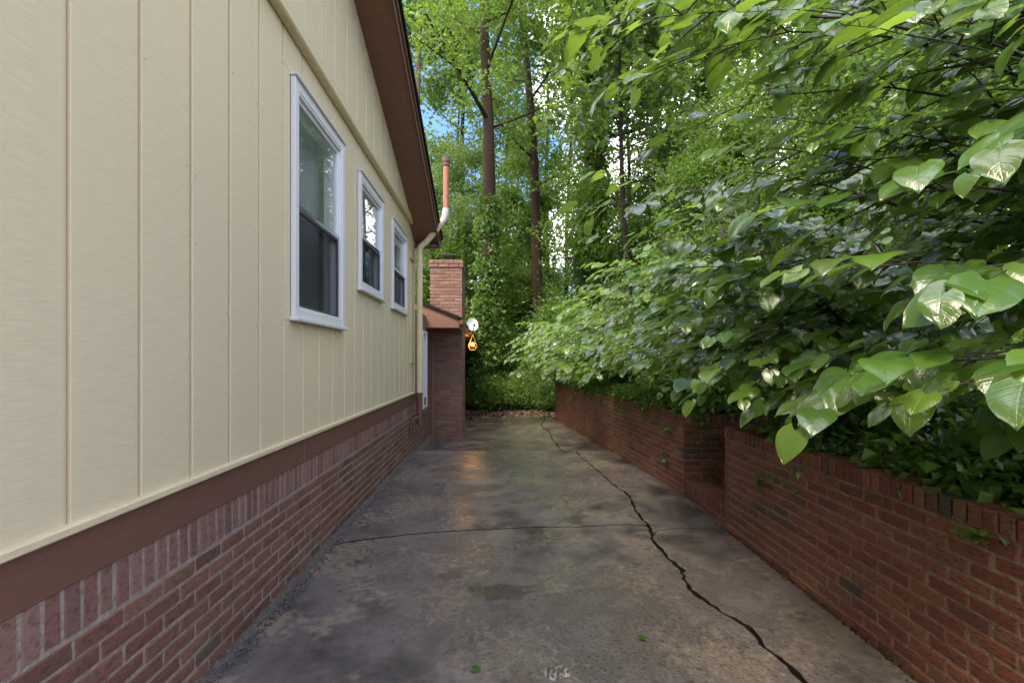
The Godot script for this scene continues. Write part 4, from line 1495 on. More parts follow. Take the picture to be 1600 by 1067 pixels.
# a forest tree: tapered trunk, limbs, crown of leaf tufts along the limbs
# o: x, z, d (trunk diameter), h, lean (x per metre), bark, leaf, from (crown base), reach, n (tufts), limbs, s (tuft size), ivy
func tree(called: String, label: String, o: Dictionary, group := "trees behind the driveway") -> Node3D:
	var base := Vector3(o.x, 0, -o.z)
	base.y = (bank_y(o.x, -o.z) if o.x > 2.2 and o.z < 20 else ground_y(o.x, -o.z)) - 0.1
	var t := thing(called, label, "tree", base, group)
	var lean: float = o.get("lean", 0.0)
	var lz: float = o.get("leanz", 0.0)
	var h: float = o.h
	var r0: float = o.d * 0.5
	var at := func(y: float) -> Vector3:
		return Vector3(lean * y + 0.10 * sin(y * 0.55 + o.x * 3.0) * y / h * 1.5, y, lz * y + 0.10 * sin(y * 0.43 + o.z) * y / h * 1.5)
	var b := MB.new()
	var pts := PackedVector3Array()
	var rad := PackedFloat32Array()
	var n := 16
	for i in n + 1:
		var y := h * pow(float(i) / n, 1.15)
		pts.append(at.call(y))
		var k := y / h
		rad.append(r0 * (1.0 - 0.75 * k) * (1.0 + 0.5 * exp(-y * 2.2)))
	b.tube(pts, rad, 14, true, 0.035, int(o.x * 10))
	# limbs
	var tips := []
	var from: float = o.from
	var nl: int = o.get("limbs", 12)
	for i in nl:
		var f := (i + rf(0.0, 0.9)) / nl
		var y := lerpf(from * 0.92, h * 0.97, f)
		var a: Vector3 = at.call(y)
		var an := i * 2.4 + rf(-0.5, 0.5)
		var out := Vector3(cos(an), rf(0.15, 0.6), sin(an)).normalized()
		var L: float = o.reach * rf(0.7, 1.15) * (1.0 - 0.45 * f)
		var lp := PackedVector3Array()
		var lr := PackedFloat32Array()
		var lr0 := r0 * (1.0 - 0.75 * y / h) * rf(0.28, 0.45)
		var bend := rv(0.35)
		for k in 6:
			var u := k / 5.0
			var p := a + out * L * u + bend * u * u * L * 0.5 + Vector3(0, 0.12 * L * u * u, 0)
			lp.append(p)
			lr.append(maxf(lr0 * (1.0 - 0.85 * u), 0.006))
		b.tube(lp, lr, 7, false, 0.03, i)
		tips.append([lp, L])
		# a side limb
		var mid := lp[2]
		var o2 := (out + rv(0.9)).normalized()
		var sp := PackedVector3Array()
		var sr := PackedFloat32Array()
		for k in 4:
			var u := k / 3.0
			sp.append(mid + o2 * L * 0.55 * u + Vector3(0, 0.05 * L * u, 0))
			sr.append(maxf(lr0 * 0.5 * (1.0 - 0.85 * u), 0.005))
		b.tube(sp, sr, 6, false)
		tips.append([sp, L * 0.55])
	put("trunk", b.mesh(), M[o.bark], t)
	# crown
	var kinds: Array = tufts[o.leaf]
	var xs := [[], []]
	var count: int = o.n
	for i in count:
		var l: Array = tips[rng.randi() % tips.size()]
		var lp: PackedVector3Array = l[0]
		var u := pow(rng.randf(), 0.7) * (lp.size() - 1)
		var k := mini(int(u), lp.size() - 2)
		var p := lp[k].lerp(lp[k + 1], u - k)
		var sp: float = 0.16 * l[1] + 0.12
		p += Vector3(rng.randfn(0, sp), rng.randfn(-0.05, sp * 0.75), rng.randfn(0, sp))
		xs[rng.randi() % 2].append(Transform3D(rnd_basis(o.s * rf(0.7, 1.35), 0.6), p))
	for k in 2:
		if xs[k].size():
			multi("crown", kinds[k], xs[k], t)
	if o.has("ivy"):
		var iv := [[], []]
		var top: float = o.ivy
		for i in int(top * r0 * 120):
			var y := rng.randf() * top
			var an := rf(0, TAU)
			var c: Vector3 = at.call(y)
			var rr := r0 * (1.0 - 0.75 * y / h) + rf(-0.02, 0.09)
			iv[rng.randi() % 2].append(Transform3D(rnd_basis(rf(0.40, 0.70), 1.2), c + Vector3(cos(an) * rr, 0, sin(an) * rr)))
		for k in 2:
			multi("ivy", tufts.ivy[k], iv[k], t)
	return t

# a leafy bush: stems and a mound of tufts
func bush(called: String, label: String, at: Vector3, size: Vector3, leaf: String, n: int, s: float, category := "bush", group := "bushes at the end of the driveway") -> Node3D:
	var t := thing(called, label, category, at, group)
	var b := MB.new()
	var tips := []
	for i in 9:
		var an := rf(0, TAU)
		var e := Vector3(cos(an) * size.x * rf(0.2, 0.8), size.y * rf(0.5, 0.95), sin(an) * size.z * rf(0.2, 0.8))
		var pts := PackedVector3Array()
		var rad := PackedFloat32Array()
		for k in 5:
			var u := k / 4.0
			pts.append(Vector3(e.x * u * u, e.y * u, e.z * u * u) + rv(0.03) * u)
			rad.append(0.018 * (1.0 - 0.8 * u))
		b.tube(pts, rad, 6, false)
		tips.append(pts)
	put("stems", b.mesh(), M.twig, t)
	var xs := [[], []]
	for i in n:
		var d := Vector3(rng.randfn(0, 1), rng.randfn(0, 1), rng.randfn(0, 1)).normalized() * pow(rng.randf(), 0.36)
		var lump := 1.0 + 0.22 * sin(d.x * 5.0 + at.x * 7.0) * cos(d.z * 6.0 + at.z * 3.0) + 0.12 * sin(d.y * 9.0 + at.x)
		var p := Vector3(d.x * size.x, size.y * (0.52 + 0.52 * d.y), d.z * size.z) * lump
		p.y = maxf(p.y, 0.04)
		xs[rng.randi() % 2].append(Transform3D(rnd_basis(s * rf(0.7, 1.3), 0.6), p))
	for k in 2:
		multi("foliage", tufts[leaf][k], xs[k], t)
	return t

# ---------------------------------------------------------------- the large-leaved trees over the wall
var hearts := []

# a leafy branch: from a to b, bending, with side sprays; adds wood to mb and leaf places to out
func leafy_branch(mb: MB, out: Array, a: Vector3, b: Vector3, r0: float, leaf: float, arch: float, dens: float) -> void:
	var n := 9
	var pts := PackedVector3Array()
	var rad := PackedFloat32Array()
	var L := a.distance_to(b)
	var bow := rv(0.06) * L
	for i in n + 1:
		var u := float(i) / n
		var p := a.lerp(b, u) + Vector3(0, arch * 4.0 * u * (1.0 - u), 0) + bow * sin(u * PI) + rv(0.012) * L * 0.5 * (1.0 if i > 0 and i < n else 0.0)
		pts.append(p)
		rad.append(maxf(r0 * (1.0 - 0.86 * u), 0.0022))
	mb.tube(pts, rad, 6, false, 0.05, n)
	# side sprays over the outer part
	var s := 0.14
	var sgn := 1.0
	while s < 1.0:
		var f := s * n
		var k := mini(int(f), n - 1)
		var p := pts[k].lerp(pts[k + 1], f - k)
		var d := (pts[k + 1] - pts[k]).normalized()
		var side := d.cross(Vector3.UP).normalized() * sgn
		sgn = -sgn
		var dir := (d * rf(0.5, 1.0) + side * rf(0.5, 1.0) + Vector3(0, rf(-0.35, 0.12), 0)).normalized()
		var sl := rf(0.35, 0.75) * (1.1 - 0.5 * s)
		spray(mb, out, p, dir, sl, leaf * rf(0.85, 1.1), 0.0045)
		s += 0.26 / L / dens * rf(0.7, 1.3)
	spray(mb, out, pts[n], (pts[n] - pts[n - 1]).normalized(), 0.4, leaf, 0.003)

func spray(mb: MB, out: Array, p: Vector3, dir: Vector3, L: float, leaf: float, r: float) -> void:
	var n := maxi(3, int(L / (leaf * 0.58)))
	var pts := PackedVector3Array([p])
	var rad := PackedFloat32Array([r])
	var sgn := 1.0 if rng.randf() < 0.5 else -1.0
	var q := p
	var d := dir
	for i in n:
		d = (d + Vector3(0, -0.05, 0) + rv(0.10)).normalized()
		q += d * (L / n)
		pts.append(q)
		rad.append(maxf(r * (1.0 - 0.8 * float(i + 1) / n), 0.0012))
		var side := d.cross(Vector3.UP).normalized() * sgn
		sgn = -sgn
		var tip := (d * rf(0.2, 0.6) + side * rf(0.25, 0.8) + Vector3(rf(-0.9, -0.3), rf(-0.60, -0.10), rf(-0.1, 0.35))).normalized()
		if i == n - 1:
			tip = (d + Vector3(0, -0.5, 0) + rv(0.2)).normalized()
		var pet := (tip + Vector3(0, 0.5, 0)).normalized() * leaf * 0.28
		var up := (Vector3.UP + rv(0.34) + Vector3(-0.30, 0, 0.22)).normalized()
		var x := (-tip).cross(up).normalized() * -1.0
		up = x.cross(tip).normalized()
		if up.y < 0:
			up = -up
			x = -x
		var sz := leaf * rf(0.55, 1.2) * (0.8 if i == n - 1 else 1.0)
		# basis: -z is the tip, y is the upper side
		var bas := Basis(up.cross(-tip).normalized(), up, -tip)
		out.append([Transform3D(bas.scaled(Vector3.ONE * sz), q + pet), sz])
		mb.tube(PackedVector3Array([q, q + pet * 0.55 + Vector3(0, 0.004, 0), q + pet]), PackedFloat32Array([0.0016, 0.0012, 0.0011]), 4, false)
	mb.tube(pts, rad, 5, false)

func heart_tree(label: String, base: Vector3, tips: Array, leaf: float, arch: float, dens: float, singles: int, tints: Array, trunk_r: float) -> void:
	var t := thing("redbud_tree", label, "tree", base, "large-leaved trees over the brick wall")
	var mb := MB.new()
	var out := []
	# a few stems from the ground, branches leave them
	var stems := []
	for i in 4:
		var e := Vector3(rf(-0.9, 0.4), rf(1.7, 2.9), rf(-0.9, 0.9))
		var pts := PackedVector3Array()
		var rad := PackedFloat32Array()
		for k in 8:
			var u := k / 7.0
			pts.append(Vector3(e.x * u * (0.4 + 0.6 * u), e.y * u, e.z * u * (0.4 + 0.6 * u)) + rv(0.03) * u + Vector3(cos(i * 1.7) * 0.08, 0, sin(i * 1.7) * 0.08))
			rad.append(trunk_r * (1.0 - 0.6 * u))
		mb.tube(pts, rad, 9, false, 0.05, i)
		stems.append(pts)
	for tp in tips:
		var e: Vector3 = tp - base
		var best := Vector3.ZERO
		var bd := 1e9
		for pts in stems:
			for p in pts:
				var want: float = clampf(e.y * 0.62, 0.35, 2.2)
				var dd: float = absf(p.y - want) + 0.15 * p.distance_to(e)
				if dd < bd:
					bd = dd
					best = p
		leafy_branch(mb, out, best, e, 0.0105, leaf, arch * rf(0.6, 1.3), dens)
	put("branches", mb.mesh(), M.twig, t)
	out = out.filter(func(l): return (base + l[0].origin).y > 1.04 + 0.5 * l[1] or (base + l[0].origin).x > 2.1)
	# the leaves that show largest are single parts
	for l in out:
		var g: Transform3D = l[0]
		var w := base + g.origin
		var d := w.distance_to(Vector3(0, EYE, 0))
		var px := 800.0 + 775.0 * w.x / maxf(-w.z, 0.05)
		var py := 563.0 - 775.0 * (w.y - EYE) / maxf(-w.z, 0.05)
		var seen := w.z < -0.3 and px > -50 and px < 1680 and py > -80 and py < 1150
		l.append((l[1] / d) if seen else 0.0)
	out.sort_custom(func(p, q): return p[2] > q[2])
	var xs := []
	for k in tints.size():
		xs.append([[], [], []])
	for i in out.size():
		var ti: int = rng.randi() % tints.size()
		var sh: int = rng.randi() % 9
		if i < singles and out[i][2] > 0.008:
			var o := put("leaf", hearts[sh], M["heart%d" % tints[ti]], t)
			o.transform = out[i][0]
		else:
			xs[ti][sh % 3].append(out[i][0])
	for k in tints.size():
		for s in 3:
			if xs[k][s].size():
				multi("foliage", hearts[s], xs[k][s], t, M["heart%d" % tints[k]])

func make_hearts() -> void:
	for i in 9:
		hearts.append(heart_leaf(i))
	# branch tips as they hang over the driveway: metres in x, y, z
	var near := [
		Vector3(0.60, 3.10, -2.4), Vector3(0.84, 2.92, -2.4), Vector3(0.95, 3.45, -2.7), Vector3(1.12, 2.72, -2.5), Vector3(1.05, 3.15, -2.2),
		Vector3(1.28, 2.38, -2.2), Vector3(1.25, 2.78, -1.9), Vector3(1.45, 2.55, -1.7), Vector3(1.35, 2.08, -1.9), Vector3(1.30, 1.78, -1.65),
		Vector3(1.36, 1.42, -1.72), Vector3(1.38, 1.46, -1.45), Vector3(1.48, 1.50, -1.30), Vector3(1.55, 1.40, -2.0), Vector3(1.52, 1.74, -1.45),
		Vector3(1.55, 2.15, -1.35), Vector3(1.7, 2.6, -1.2), Vector3(1.5, 3.2, -1.8), Vector3(1.25, 3.9, -2.3), Vector3(1.75, 3.5, -1.5), Vector3(1.65, 1.9, -1.1), Vector3(1.8, 1.6, -1.0)]
	for i in 34:
		var y := rf(1.6, 3.9)
		if y > 2.5 and i % 2:
			continue
		near.append(Vector3(rf(1.35, 2.7) + 0.2 * maxf(y - 2.4, 0.0), y, rf(-2.9, -1.2)))
	heart_tree("large heart-leaved tree nearest the camera, arching over the near brick wall", Vector3(3.0, 0.9, -2.1), near, 0.130, 0.18, 1.45, 300, [0, 1, 2, 3, 0, 5], 0.022)
	var second := [
		Vector3(0.74, 2.47, -3.2), Vector3(0.95, 2.32, -3.5), Vector3(1.0, 2.75, -3.6), Vector3(1.15, 2.08, -3.4), Vector3(1.25, 1.80, -3.5), Vector3(1.28, 1.50, -3.6),
		Vector3(1.45, 1.42, -3.3), Vector3(1.55, 1.36, -3.0), Vector3(1.45, 1.62, -2.9), Vector3(1.45, 1.98, -2.9), Vector3(1.4, 2.3, -3.1), Vector3(1.6, 2.6, -3.2),
		Vector3(1.6, 1.34, -2.5), Vector3(1.6, 1.5, -2.5), Vector3(1.4, 1.55, -4.1), Vector3(1.2, 1.9, -4.2), Vector3(1.15, 1.65, -3.9)]
	for i in 34:
		var y := rf(1.45, 2.35)
		second.append(Vector3(rf(1.25, 2.7), y, rf(-5.0, -2.6)))
	heart_tree("large heart-leaved tree leaning over the brick steps", Vector3(3.1, 0.95, -3.9), second, 0.122, 0.15, 1.45, 300, [0, 1, 2, 3, 5, 2], 0.02)
	var third := []
	for i in 46:
		var z := rf(-7.2, -4.6)
		var y := rf(1.3, 2.8)
		third.append(Vector3(1.05 + 0.32 * absf(y - 1.9) + rf(-0.12, 0.9), y, z))
	heart_tree("heart-leaved tree spreading over the far wall just beyond the steps", Vector3(3.0, 0.95, -6.0), third, 0.125, 0.14, 1.0, 250, [0, 2, 4, 1, 2], 0.03)
	var fourth := []
	for i in 44:
		var z := rf(-10.2, -7.4)
		var y := rf(1.1, 2.5)
		fourth.append(Vector3(0.72 + 0.35 * absf(y - 1.7) + rf(-0.15, 0.9), y, z))
	heart_tree("bright heart-leaved tree over the middle of the far brick wall", Vector3(2.7, 0.95, -8.8), fourth, 0.13, 0.12, 1.0, 120, [2, 4, 4, 0, 2], 0.03)
	var fifth := []
	for i in 44:
		var z := rf(-13.4, -10.2)
		var y := rf(1.0, 2.5)
		fifth.append(Vector3(0.30 + 0.40 * absf(y - 1.6) + rf(-0.15, 0.9), y, z))
	heart_tree("bright heart-leaved tree at the curved end of the brick wall", Vector3(2.3, 0.9, -11.8), fifth, 0.125, 0.12, 1.0, 60, [2, 4, 4, 0], 0.03)

# ---------------------------------------------------------------- woods
func make_woods() -> void:
	var g := "trees behind the driveway"
	tree("tall_tree", "tall straight ivy-clad trunk rising right of the brick chimney", {"x": -0.80, "z": 16.2, "d": 0.56, "h": 19.0, "bark": "bark_brown", "leaf": "bright", "from": 9.5, "reach": 4.2, "n": 130, "limbs": 13, "s": 1.1, "ivy": 7.0})
	tree("tall_tree", "slim brown trunk right of the ivy-clad tall tree", {"x": 1.10, "z": 18.4, "d": 0.48, "h": 20.0, "lean": -0.038, "bark": "bark_red", "leaf": "bright", "from": 8.5, "reach": 4.0, "n": 130, "limbs": 13, "s": 1.1})
	tree("forked_tree", "forked slender brown trunk beside the slim brown one", {"x": 2.0, "z": 27.0, "d": 0.36, "h": 19.0, "lean": -0.01, "bark": "bark_brown", "leaf": "mid", "from": 8.5, "reach": 4.5, "n": 170, "limbs": 12, "s": 1.3})
	tree("tall_tree", "thick shaggy ivy-covered trunk at the top centre", {"x": 2.65, "z": 16.2, "d": 0.78, "h": 18.0, "bark": "bark_brown", "leaf": "mid", "from": 9.0, "reach": 4.2, "n": 240, "limbs": 12, "s": 1.1, "ivy": 13.0})
	tree("pale_tree", "pale bare trunk standing behind the roof edge", {"x": -4.35, "z": 22.5, "d": 0.46, "h": 24.0, "bark": "bark_pale", "leaf": "bright", "from": 17.0, "reach": 4.0, "n": 200, "limbs": 8, "s": 1.5})
	tree("pale_tree", "second paler trunk close beside the roof edge", {"x": -4.9, "z": 23.5, "d": 0.34, "h": 24.0, "bark": "bark_pale", "leaf": "bright", "from": 17.0, "reach": 3.0, "n": 120, "limbs": 8, "s": 1.5})
	tree("leaning_tree", "bright green tree with leaning forked limbs left of the tall trunk", {"x": -2.9, "z": 26.0, "d": 0.42, "h": 19.0, "lean": 0.03, "bark": "bark_brown", "leaf": "bright", "from": 5.5, "reach": 5.0, "n": 230, "limbs": 16, "s": 1.3})
	tree("ivy_tree", "dark leaning ivy-wrapped trunk beside the blue gap of sky", {"x": 6.6, "z": 18.5, "d": 0.34, "h": 16.0, "lean": 0.05, "bark": "bark_dark", "leaf": "mid", "from": 10.0, "reach": 3.6, "n": 260, "limbs": 10, "s": 1.2, "ivy": 11.0})
	tree("pale_tree", "thin pale trunk left in the blue gap of sky", {"x": 11.7, "z": 30.0, "d": 0.36, "h": 24.0, "bark": "bark_pale", "leaf": "mid", "from": 18.0, "reach": 3.4, "n": 160, "limbs": 8, "s": 1.6})
	tree("pale_tree", "thin pale trunk right in the blue gap of sky", {"x": 12.55, "z": 30.5, "d": 0.30, "h": 24.0, "bark": "bark_pale", "leaf": "mid", "from": 18.0, "reach": 3.2, "n": 140, "limbs": 8, "s": 1.6})
	tree("red_tree", "reddish brown trunk seen through the upper heart-shaped leaves", {"x": 7.4, "z": 14.2, "d": 0.40, "h": 16.0, "bark": "bark_red", "leaf": "mid", "from": 9.5, "reach": 3.8, "n": 320, "limbs": 11, "s": 1.1})
	tree("dark_tree", "dark trunk behind the large leaves at the right", {"x": 7.6, "z": 9.6, "d": 0.42, "h": 14.0, "lean": -0.02, "bark": "bark_red", "leaf": "grey", "from": 5.5, "reach": 3.6, "n": 520, "limbs": 13, "s": 0.9})
	tree("dark_tree", "shaded trunk at the upper right corner behind the leaves", {"x": 9.5, "z": 8.0, "d": 0.34, "h": 13.0, "bark": "bark_brown", "leaf": "grey", "from": 4.8, "reach": 3.8, "n": 560, "limbs": 13, "s": 0.95})
	for q in [[-2.60, 24.0, 0.22, "slim grey trunk left of the ivy-clad tall tree"], [-0.10, 26.0, 0.24, "slim trunk between the ivy-clad tree and the slim brown one"], [2.49, 23.0, 0.22, "slim dark trunk left of the shaggy ivy-covered one"], [5.25, 22.0, 0.26, "slim dark trunk right of the shaggy ivy-covered one"], [7.81, 25.0, 0.28, "slim trunk half hidden left of the dark leaning one"], [9.89, 21.0, 0.26, "slim trunk right of the blue gap of sky"], [10.75, 17.0, 0.24, "slim dark trunk behind the upper right boughs"]]:
		tree("slim_tree", q[3], {"x": q[0], "z": q[1], "d": q[2], "h": 18.0, "lean": rf(-0.02, 0.02), "bark": "bark_brown" if q[0] < 3.0 else "bark_dark", "leaf": "mid", "from": 8.0, "reach": 2.6, "n": 110, "limbs": 11, "s": 1.1})
	# under-storey
	tree("oak_tree", "oak with silvery drooping leaves at the top centre", {"x": 3.1, "z": 12.5, "d": 0.18, "h": 10.5, "lean": -0.06, "bark": "bark_dark", "leaf": "silver", "from": 6.2, "reach": 2.4, "n": 230, "limbs": 12, "s": 0.75}, "under-storey trees")
	tree("elm_tree", "grey-green fine-leaved tree above the orange vent stack", {"x": -1.95, "z": 18.8, "d": 0.16, "h": 9.6, "bark": "bark_dark", "leaf": "grey", "from": 4.6, "reach": 2.2, "n": 420, "limbs": 14, "s": 0.85}, "under-storey trees")
	tree("understorey_tree", "mid green slender tree between the two straight trunks", {"x": 0.5, "z": 23.5, "d": 0.16, "h": 9.0, "bark": "bark_dark", "leaf": "mid", "from": 2.2, "reach": 2.6, "n": 560, "limbs": 15, "s": 1.15}, "under-storey trees")
	tree("holly_tree", "dark glossy evergreen beneath the shaggy ivy-covered trunk", {"x": 2.9, "z": 15.2, "d": 0.18, "h": 7.0, "bark": "bark_dark", "leaf": "dark", "from": 1.5, "reach": 2.2, "n": 820, "limbs": 16, "s": 0.8}, "under-storey trees")
	tree("holly_tree", "dark evergreen left of the leaning ivy-wrapped trunk", {"x": 5.4, "z": 16.4, "d": 0.18, "h": 8.4, "bark": "bark_dark", "leaf": "dark", "from": 1.8, "reach": 2.5, "n": 900, "limbs": 17, "s": 0.85}, "under-storey trees")
	tree("understorey_tree", "bushy green tree behind the far heart-leaved trees", {"x": 4.6, "z": 11.0, "d": 0.14, "h": 5.2, "bark": "bark_dark", "leaf": "dark", "from": 1.4, "reach": 2.0, "n": 700, "limbs": 15, "s": 0.7}, "under-storey trees")
	tree("understorey_tree", "leafy young tree beneath the blue gap of sky", {"x": 8.0, "z": 20.5, "d": 0.16, "h": 8.2, "bark": "bark_dark", "leaf": "mid", "from": 2.0, "reach": 2.7, "n": 700, "limbs": 15, "s": 1.0}, "under-storey trees")
	tree("understorey_tree", "shaded green tree filling the space under the right-hand boughs", {"x": 5.6, "z": 6.6, "d": 0.14, "h": 5.6, "bark": "bark_dark", "leaf": "dark", "from": 1.2, "reach": 2.2, "n": 820, "limbs": 16, "s": 0.6}, "under-storey trees")
	tree("understorey_tree", "grey-green shrubby tree at the right edge behind the leaves", {"x": 6.4, "z": 4.6, "d": 0.14, "h": 6.4, "bark": "bark_dark", "leaf": "grey", "from": 1.4, "reach": 2.3, "n": 760, "limbs": 16, "s": 0.62}, "under-storey trees")
	tree("understorey_tree", "mid green tree behind the reddish brown trunk", {"x": 10.4, "z": 15.5, "d": 0.18, "h": 9.5, "bark": "bark_dark", "leaf": "mid", "from": 2.2, "reach": 3.0, "n": 820, "limbs": 16, "s": 1.0}, "under-storey trees")
	tree("understorey_tree", "bright young tree just left of the slim brown trunk's foot", {"x": 0.1, "z": 19.8, "d": 0.12, "h": 5.0, "bark": "bark_dark", "leaf": "bright", "from": 1.2, "reach": 1.8, "n": 380, "limbs": 13, "s": 0.85}, "under-storey trees")
	tree("understorey_tree", "green sapling screen left of the ivy-clad trunk behind the chimney", {"x": -2.6, "z": 19.0, "d": 0.14, "h": 7.0, "bark": "bark_dark", "leaf": "mid", "from": 0.8, "reach": 2.2, "n": 620, "limbs": 15, "s": 0.95}, "under-storey trees")
	tree("understorey_tree", "broad green tree far behind the reddish brown trunk", {"x": 13.5, "z": 20.0, "d": 0.2, "h": 11.0, "bark": "bark_dark", "leaf": "mid", "from": 1.6, "reach": 3.6, "n": 900, "limbs": 18, "s": 1.2}, "under-storey trees")
	tree("understorey_tree", "dense tree at the right behind the shaded trunk", {"x": 10.8, "z": 10.6, "d": 0.18, "h": 9.0, "bark": "bark_dark", "leaf": "mid", "from": 1.2, "reach": 2.8, "n": 900, "limbs": 18, "s": 0.9}, "under-storey trees")
	tree("understorey_tree", "dense green tree between the red and the dark trunks", {"x": 8.4, "z": 12.2, "d": 0.16, "h": 7.0, "bark": "bark_dark", "leaf": "dark", "from": 1.2, "reach": 2.5, "n": 800, "limbs": 17, "s": 0.85}, "under-storey trees")
	# bushes at the end of the driveway
	bush("laurel_bush", "rounded green laurel bush just right of the chimney base", Vector3(-0.75, -0.12, -15.9), Vector3(0.75, 1.0, 0.6), "mid", 330, 0.42)
	bush("azalea_bush", "yellow-green azalea bush in the middle of the driveway's end", Vector3(0.35, -0.1, -16.1), Vector3(0.95, 0.95, 0.6), "yellow", 380, 0.42)
	bush("azalea_bush", "dark shaded bush against the curved end of the wall", Vector3(1.2, -0.1, -15.6), Vector3(0.6, 1.25, 0.6), "dark", 330, 0.42)
	bush("laurel_bush", "tall dark laurel behind the yellow-green azalea", Vector3(0.3, 0.0, -17.6), Vector3(2.3, 2.3, 0.9), "dark", 900, 0.55)
	bush("laurel_bush", "leafy laurel behind the end of the brick wall", Vector3(1.95, 0.2, -16.2), Vector3(1.3, 2.6, 1.0), "mid", 760, 0.5)
	bush("laurel_bush", "laurel mound behind the low wing's far eave", Vector3(-2.1, -0.1, -22.0), Vector3(1.9, 3.0, 1.0), "mid", 620, 0.7)
	# far wood that reads as one mass
	var xs := {"mid": [[], []], "bright": [[], []], "dark": [[], []]}
	for i in 5200:
		var z := rf(27, 46)
		var u := rf(-0.27, 1.06)
		var p := Vector3(u * z, 0, -z)
		p.y = ground_y(p.x, -z) + pow(rng.randf(), 1.25) * (5.6 + 1.6 * sin(p.x * 0.9) + 1.2 * sin(p.x * 2.3 + z))
		var k := "mid" if i % 5 < 2 else "bright" if i % 5 < 4 else "dark"
		xs[k][rng.randi() % 2].append(Transform3D(rnd_basis(rf(1.3, 2.4), 0.6), p))
	var far := Node3D.new()
	far.name = "far_wood"
	add_child(far)
	far.set_meta("kind", "stuff")
	far.set_meta("label", "distant green wood behind the trees")
	far.set_meta("category", "wood")
	for k in xs:
		for s in 2:
			multi("foliage", tufts[k][s], xs[k][s], far)
	# ground cover on the bank
	var iv := [[], []]
	var ma := [[], []]
	for i in 6200:
		var z := rf(-13.6, 0.8)
		var f := rng.randf()
		var wx := 1.98
		if z < -5.3:
			wx = lerpf(1.98, 1.28, clampf((-z - 5.3) / 7.6, 0, 1))
		elif z < -4.1:
			wx = 3.1
		var x := wx + 5.2 * pow(f, 1.4)
		var p := Vector3(x, bank_y(x, z) + rf(0.0, 0.18) + 0.35 * pow(rng.randf(), 3.0) * smoothstep(0.0, 0.6, x - wx), z)
		(iv if i % 4 else ma)[rng.randi() % 2].append(Transform3D(rnd_basis(rf(0.22, 0.38), 0.5), p - Vector3(0, 0.04, 0)))
	# trailing over the wall's edge
	for i in 420:
		var z := rf(-13.0, -5.4)
		var wx := lerpf(1.84, 1.12, clampf((-z - 5.3) / 7.6, 0, 1))
		var p := Vector3(wx + rf(0.0, 0.25), 0.90 + rf(-0.01, 0.10), z)
		iv[rng.randi() % 2].append(Transform3D(rnd_basis(rf(0.16, 0.28), 0.5), p))
	var gc := Node3D.new()
	gc.name = "ivy_ground_cover"
	add_child(gc)
	gc.set_meta("kind", "stuff")
	gc.set_meta("label", "dark ivy ground cover on the bank above the wall")
	gc.set_meta("category", "ivy")
	for s in 2:
		multi("ivy", tufts.ivy[s], iv[s], gc)
		multi("shoots", tufts.dark[s], ma[s], gc)
	# leaf litter
	var li := [[], [], []]
	for i in 6500:
		var z := rf(-16.4, -13.55)
		var x := rf(-2.2, 1.4)
		if z > -13.75 and rng.randf() < 0.6:
			continue
		var y := ground_y(x, z) - 0.03 + rf(0.0, 0.05) + (0.06 if z < -13.8 else 0.02)
		li[rng.randi() % 3].append(Transform3D(Basis.from_euler(Vector3(rf(-0.5, 0.5), rf(0, TAU), rf(-0.5, 0.5))).scaled(Vector3.ONE * rf(0.05, 0.10)), Vector3(x, y, z)))
	var lt := Node3D.new()
	lt.name = "leaf_litter"
	add_child(lt)
	lt.set_meta("kind", "stuff")
	lt.set_meta("label", "brown leaf litter at the end of the driveway")
	lt.set_meta("category", "leaf litter")
	for s in 3:
		multi("litter", hearts[s], li[s], lt, [M.litter_a, M.litter_b, M.litter_c][s])
	var mo := MB.new()
	for i in 18:
		for j in 10:
			var q := []
			for k in [[i, j], [i + 1, j], [i + 1, j + 1], [i, j + 1]]:
				var x: float = -2.4 + 3.9 * k[0] / 18.0
				var z: float = -13.6 - 4.2 * k[1] / 10.0
				q.append(Vector3(x, ground_y(x, z) + (0.02 if k[1] > 0 else -0.05) + 0.02 * sin(x * 7.0 + z * 5.0), z))
			mo.quad(q[0], q[1], q[2], q[3], Vector3.UP)
	var mu := put("mulch_bed", mo.mesh(), M.soil)
	mu.set_meta("kind", "structure")

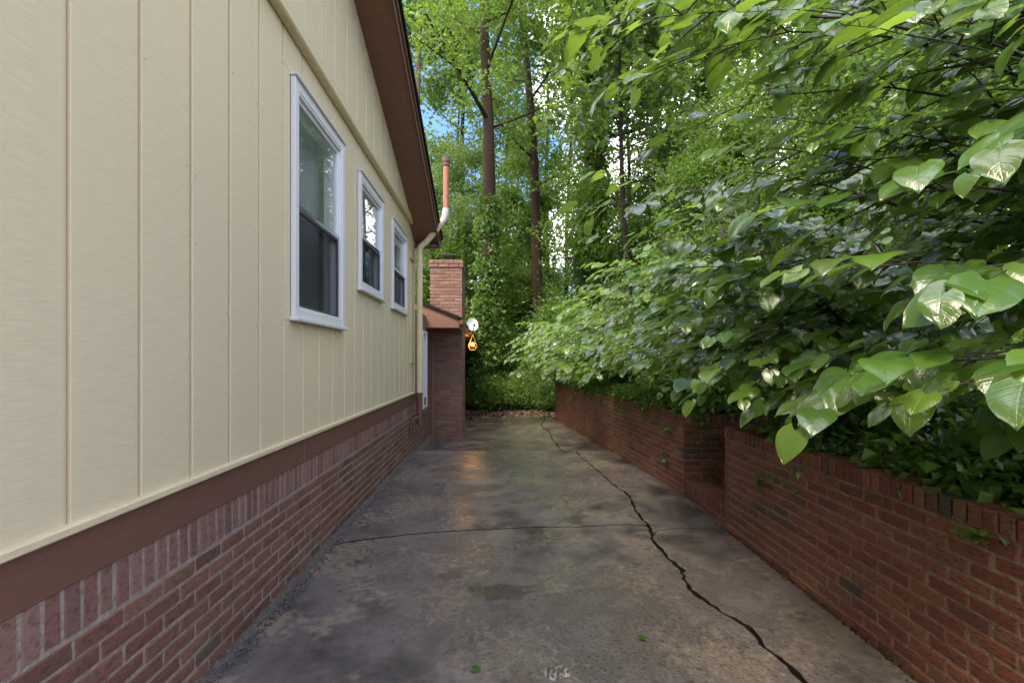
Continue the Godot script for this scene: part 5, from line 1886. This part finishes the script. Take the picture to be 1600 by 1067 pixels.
func make_small() -> void:
	# leaves lying on the concrete
	var spots := [[1000, 998, 0.045, "heart1", "small green leaf on the concrete near the long crack"], [748, 1046, 0.045, "lf_dark", "green leaf on the concrete at the near edge"], [697, 757, 0.05, "litter_c", "tan leaf on the concrete left of the middle"], [884, 784, 0.05, "lf_mid", "green leaf lying midway up the driveway"], [1205, 985, 0.03, "litter_b", "brown leaf scrap right of the long crack"], [737, 695, 0.09, "litter_b", "brown leaf on the far slab by the chimney"]]
	for s in spots:
		var p := gp(s[0], s[1])
		if s[1] < 700:
			p = gp(s[0], s[1], -0.15)
		var o := put("fallen_leaf", hearts[rng.randi() % 6], M[s[3]])
		o.transform = Transform3D(Basis.from_euler(Vector3(rf(-0.1, 0.1), rf(0, TAU), rf(-0.1, 0.1))).scaled(Vector3.ONE * s[2]), p + Vector3(0, s[2] * 0.22 + 0.002, 0))
		tag(o, s[4], "leaf", "leaves fallen on the driveway")
	# sprigs rooted in the wall joints
	for s in [[Vector3(1.832, 0.55, -3.62), "small vine sprig on the near brick wall"], [Vector3(1.79, 0.62, -5.62), "upper vine sprig on the far wall near the steps"], [Vector3(1.80, 0.24, -5.70), "lower vine sprig on the far wall near the steps"], [Vector3(1.83, 0.74, -1.95), "young creeper on the wall top at the right edge"]]:
		var t := thing("vine_sprig", s[1], "vine", s[0], "vine sprigs on the wall")
		var b := MB.new()
		var xs := []
		for k in 3:
			var pts := PackedVector3Array()
			var rad := PackedFloat32Array()
			var p := Vector3(0, 0, 0)
			for i in 5:
				pts.append(p)
				rad.append(0.0022)
				p += Vector3(rf(-0.02, 0.003), rf(-0.012, 0.04), rf(-0.03, 0.03))
				for q in 2:
					xs.append(Transform3D(rnd_basis(rf(0.02, 0.036), 0.9), p + rv(0.015) + Vector3(-0.012, 0, 0)))
			b.tube(pts, rad, 5, false)
		put("stem", b.mesh(), M.twig, t)
		for x in xs:
			var o := put("leaf", hearts[rng.randi() % 6], M.lf_bright2, t)
			o.transform = x

func _ready() -> void:
	rng.seed = 20240
	make_view()
	make_materials()
	make_driveway()
	make_ground()
	make_house()
	make_wall()
	make_tufts()
	make_hearts()
	make_woods()
	make_small()
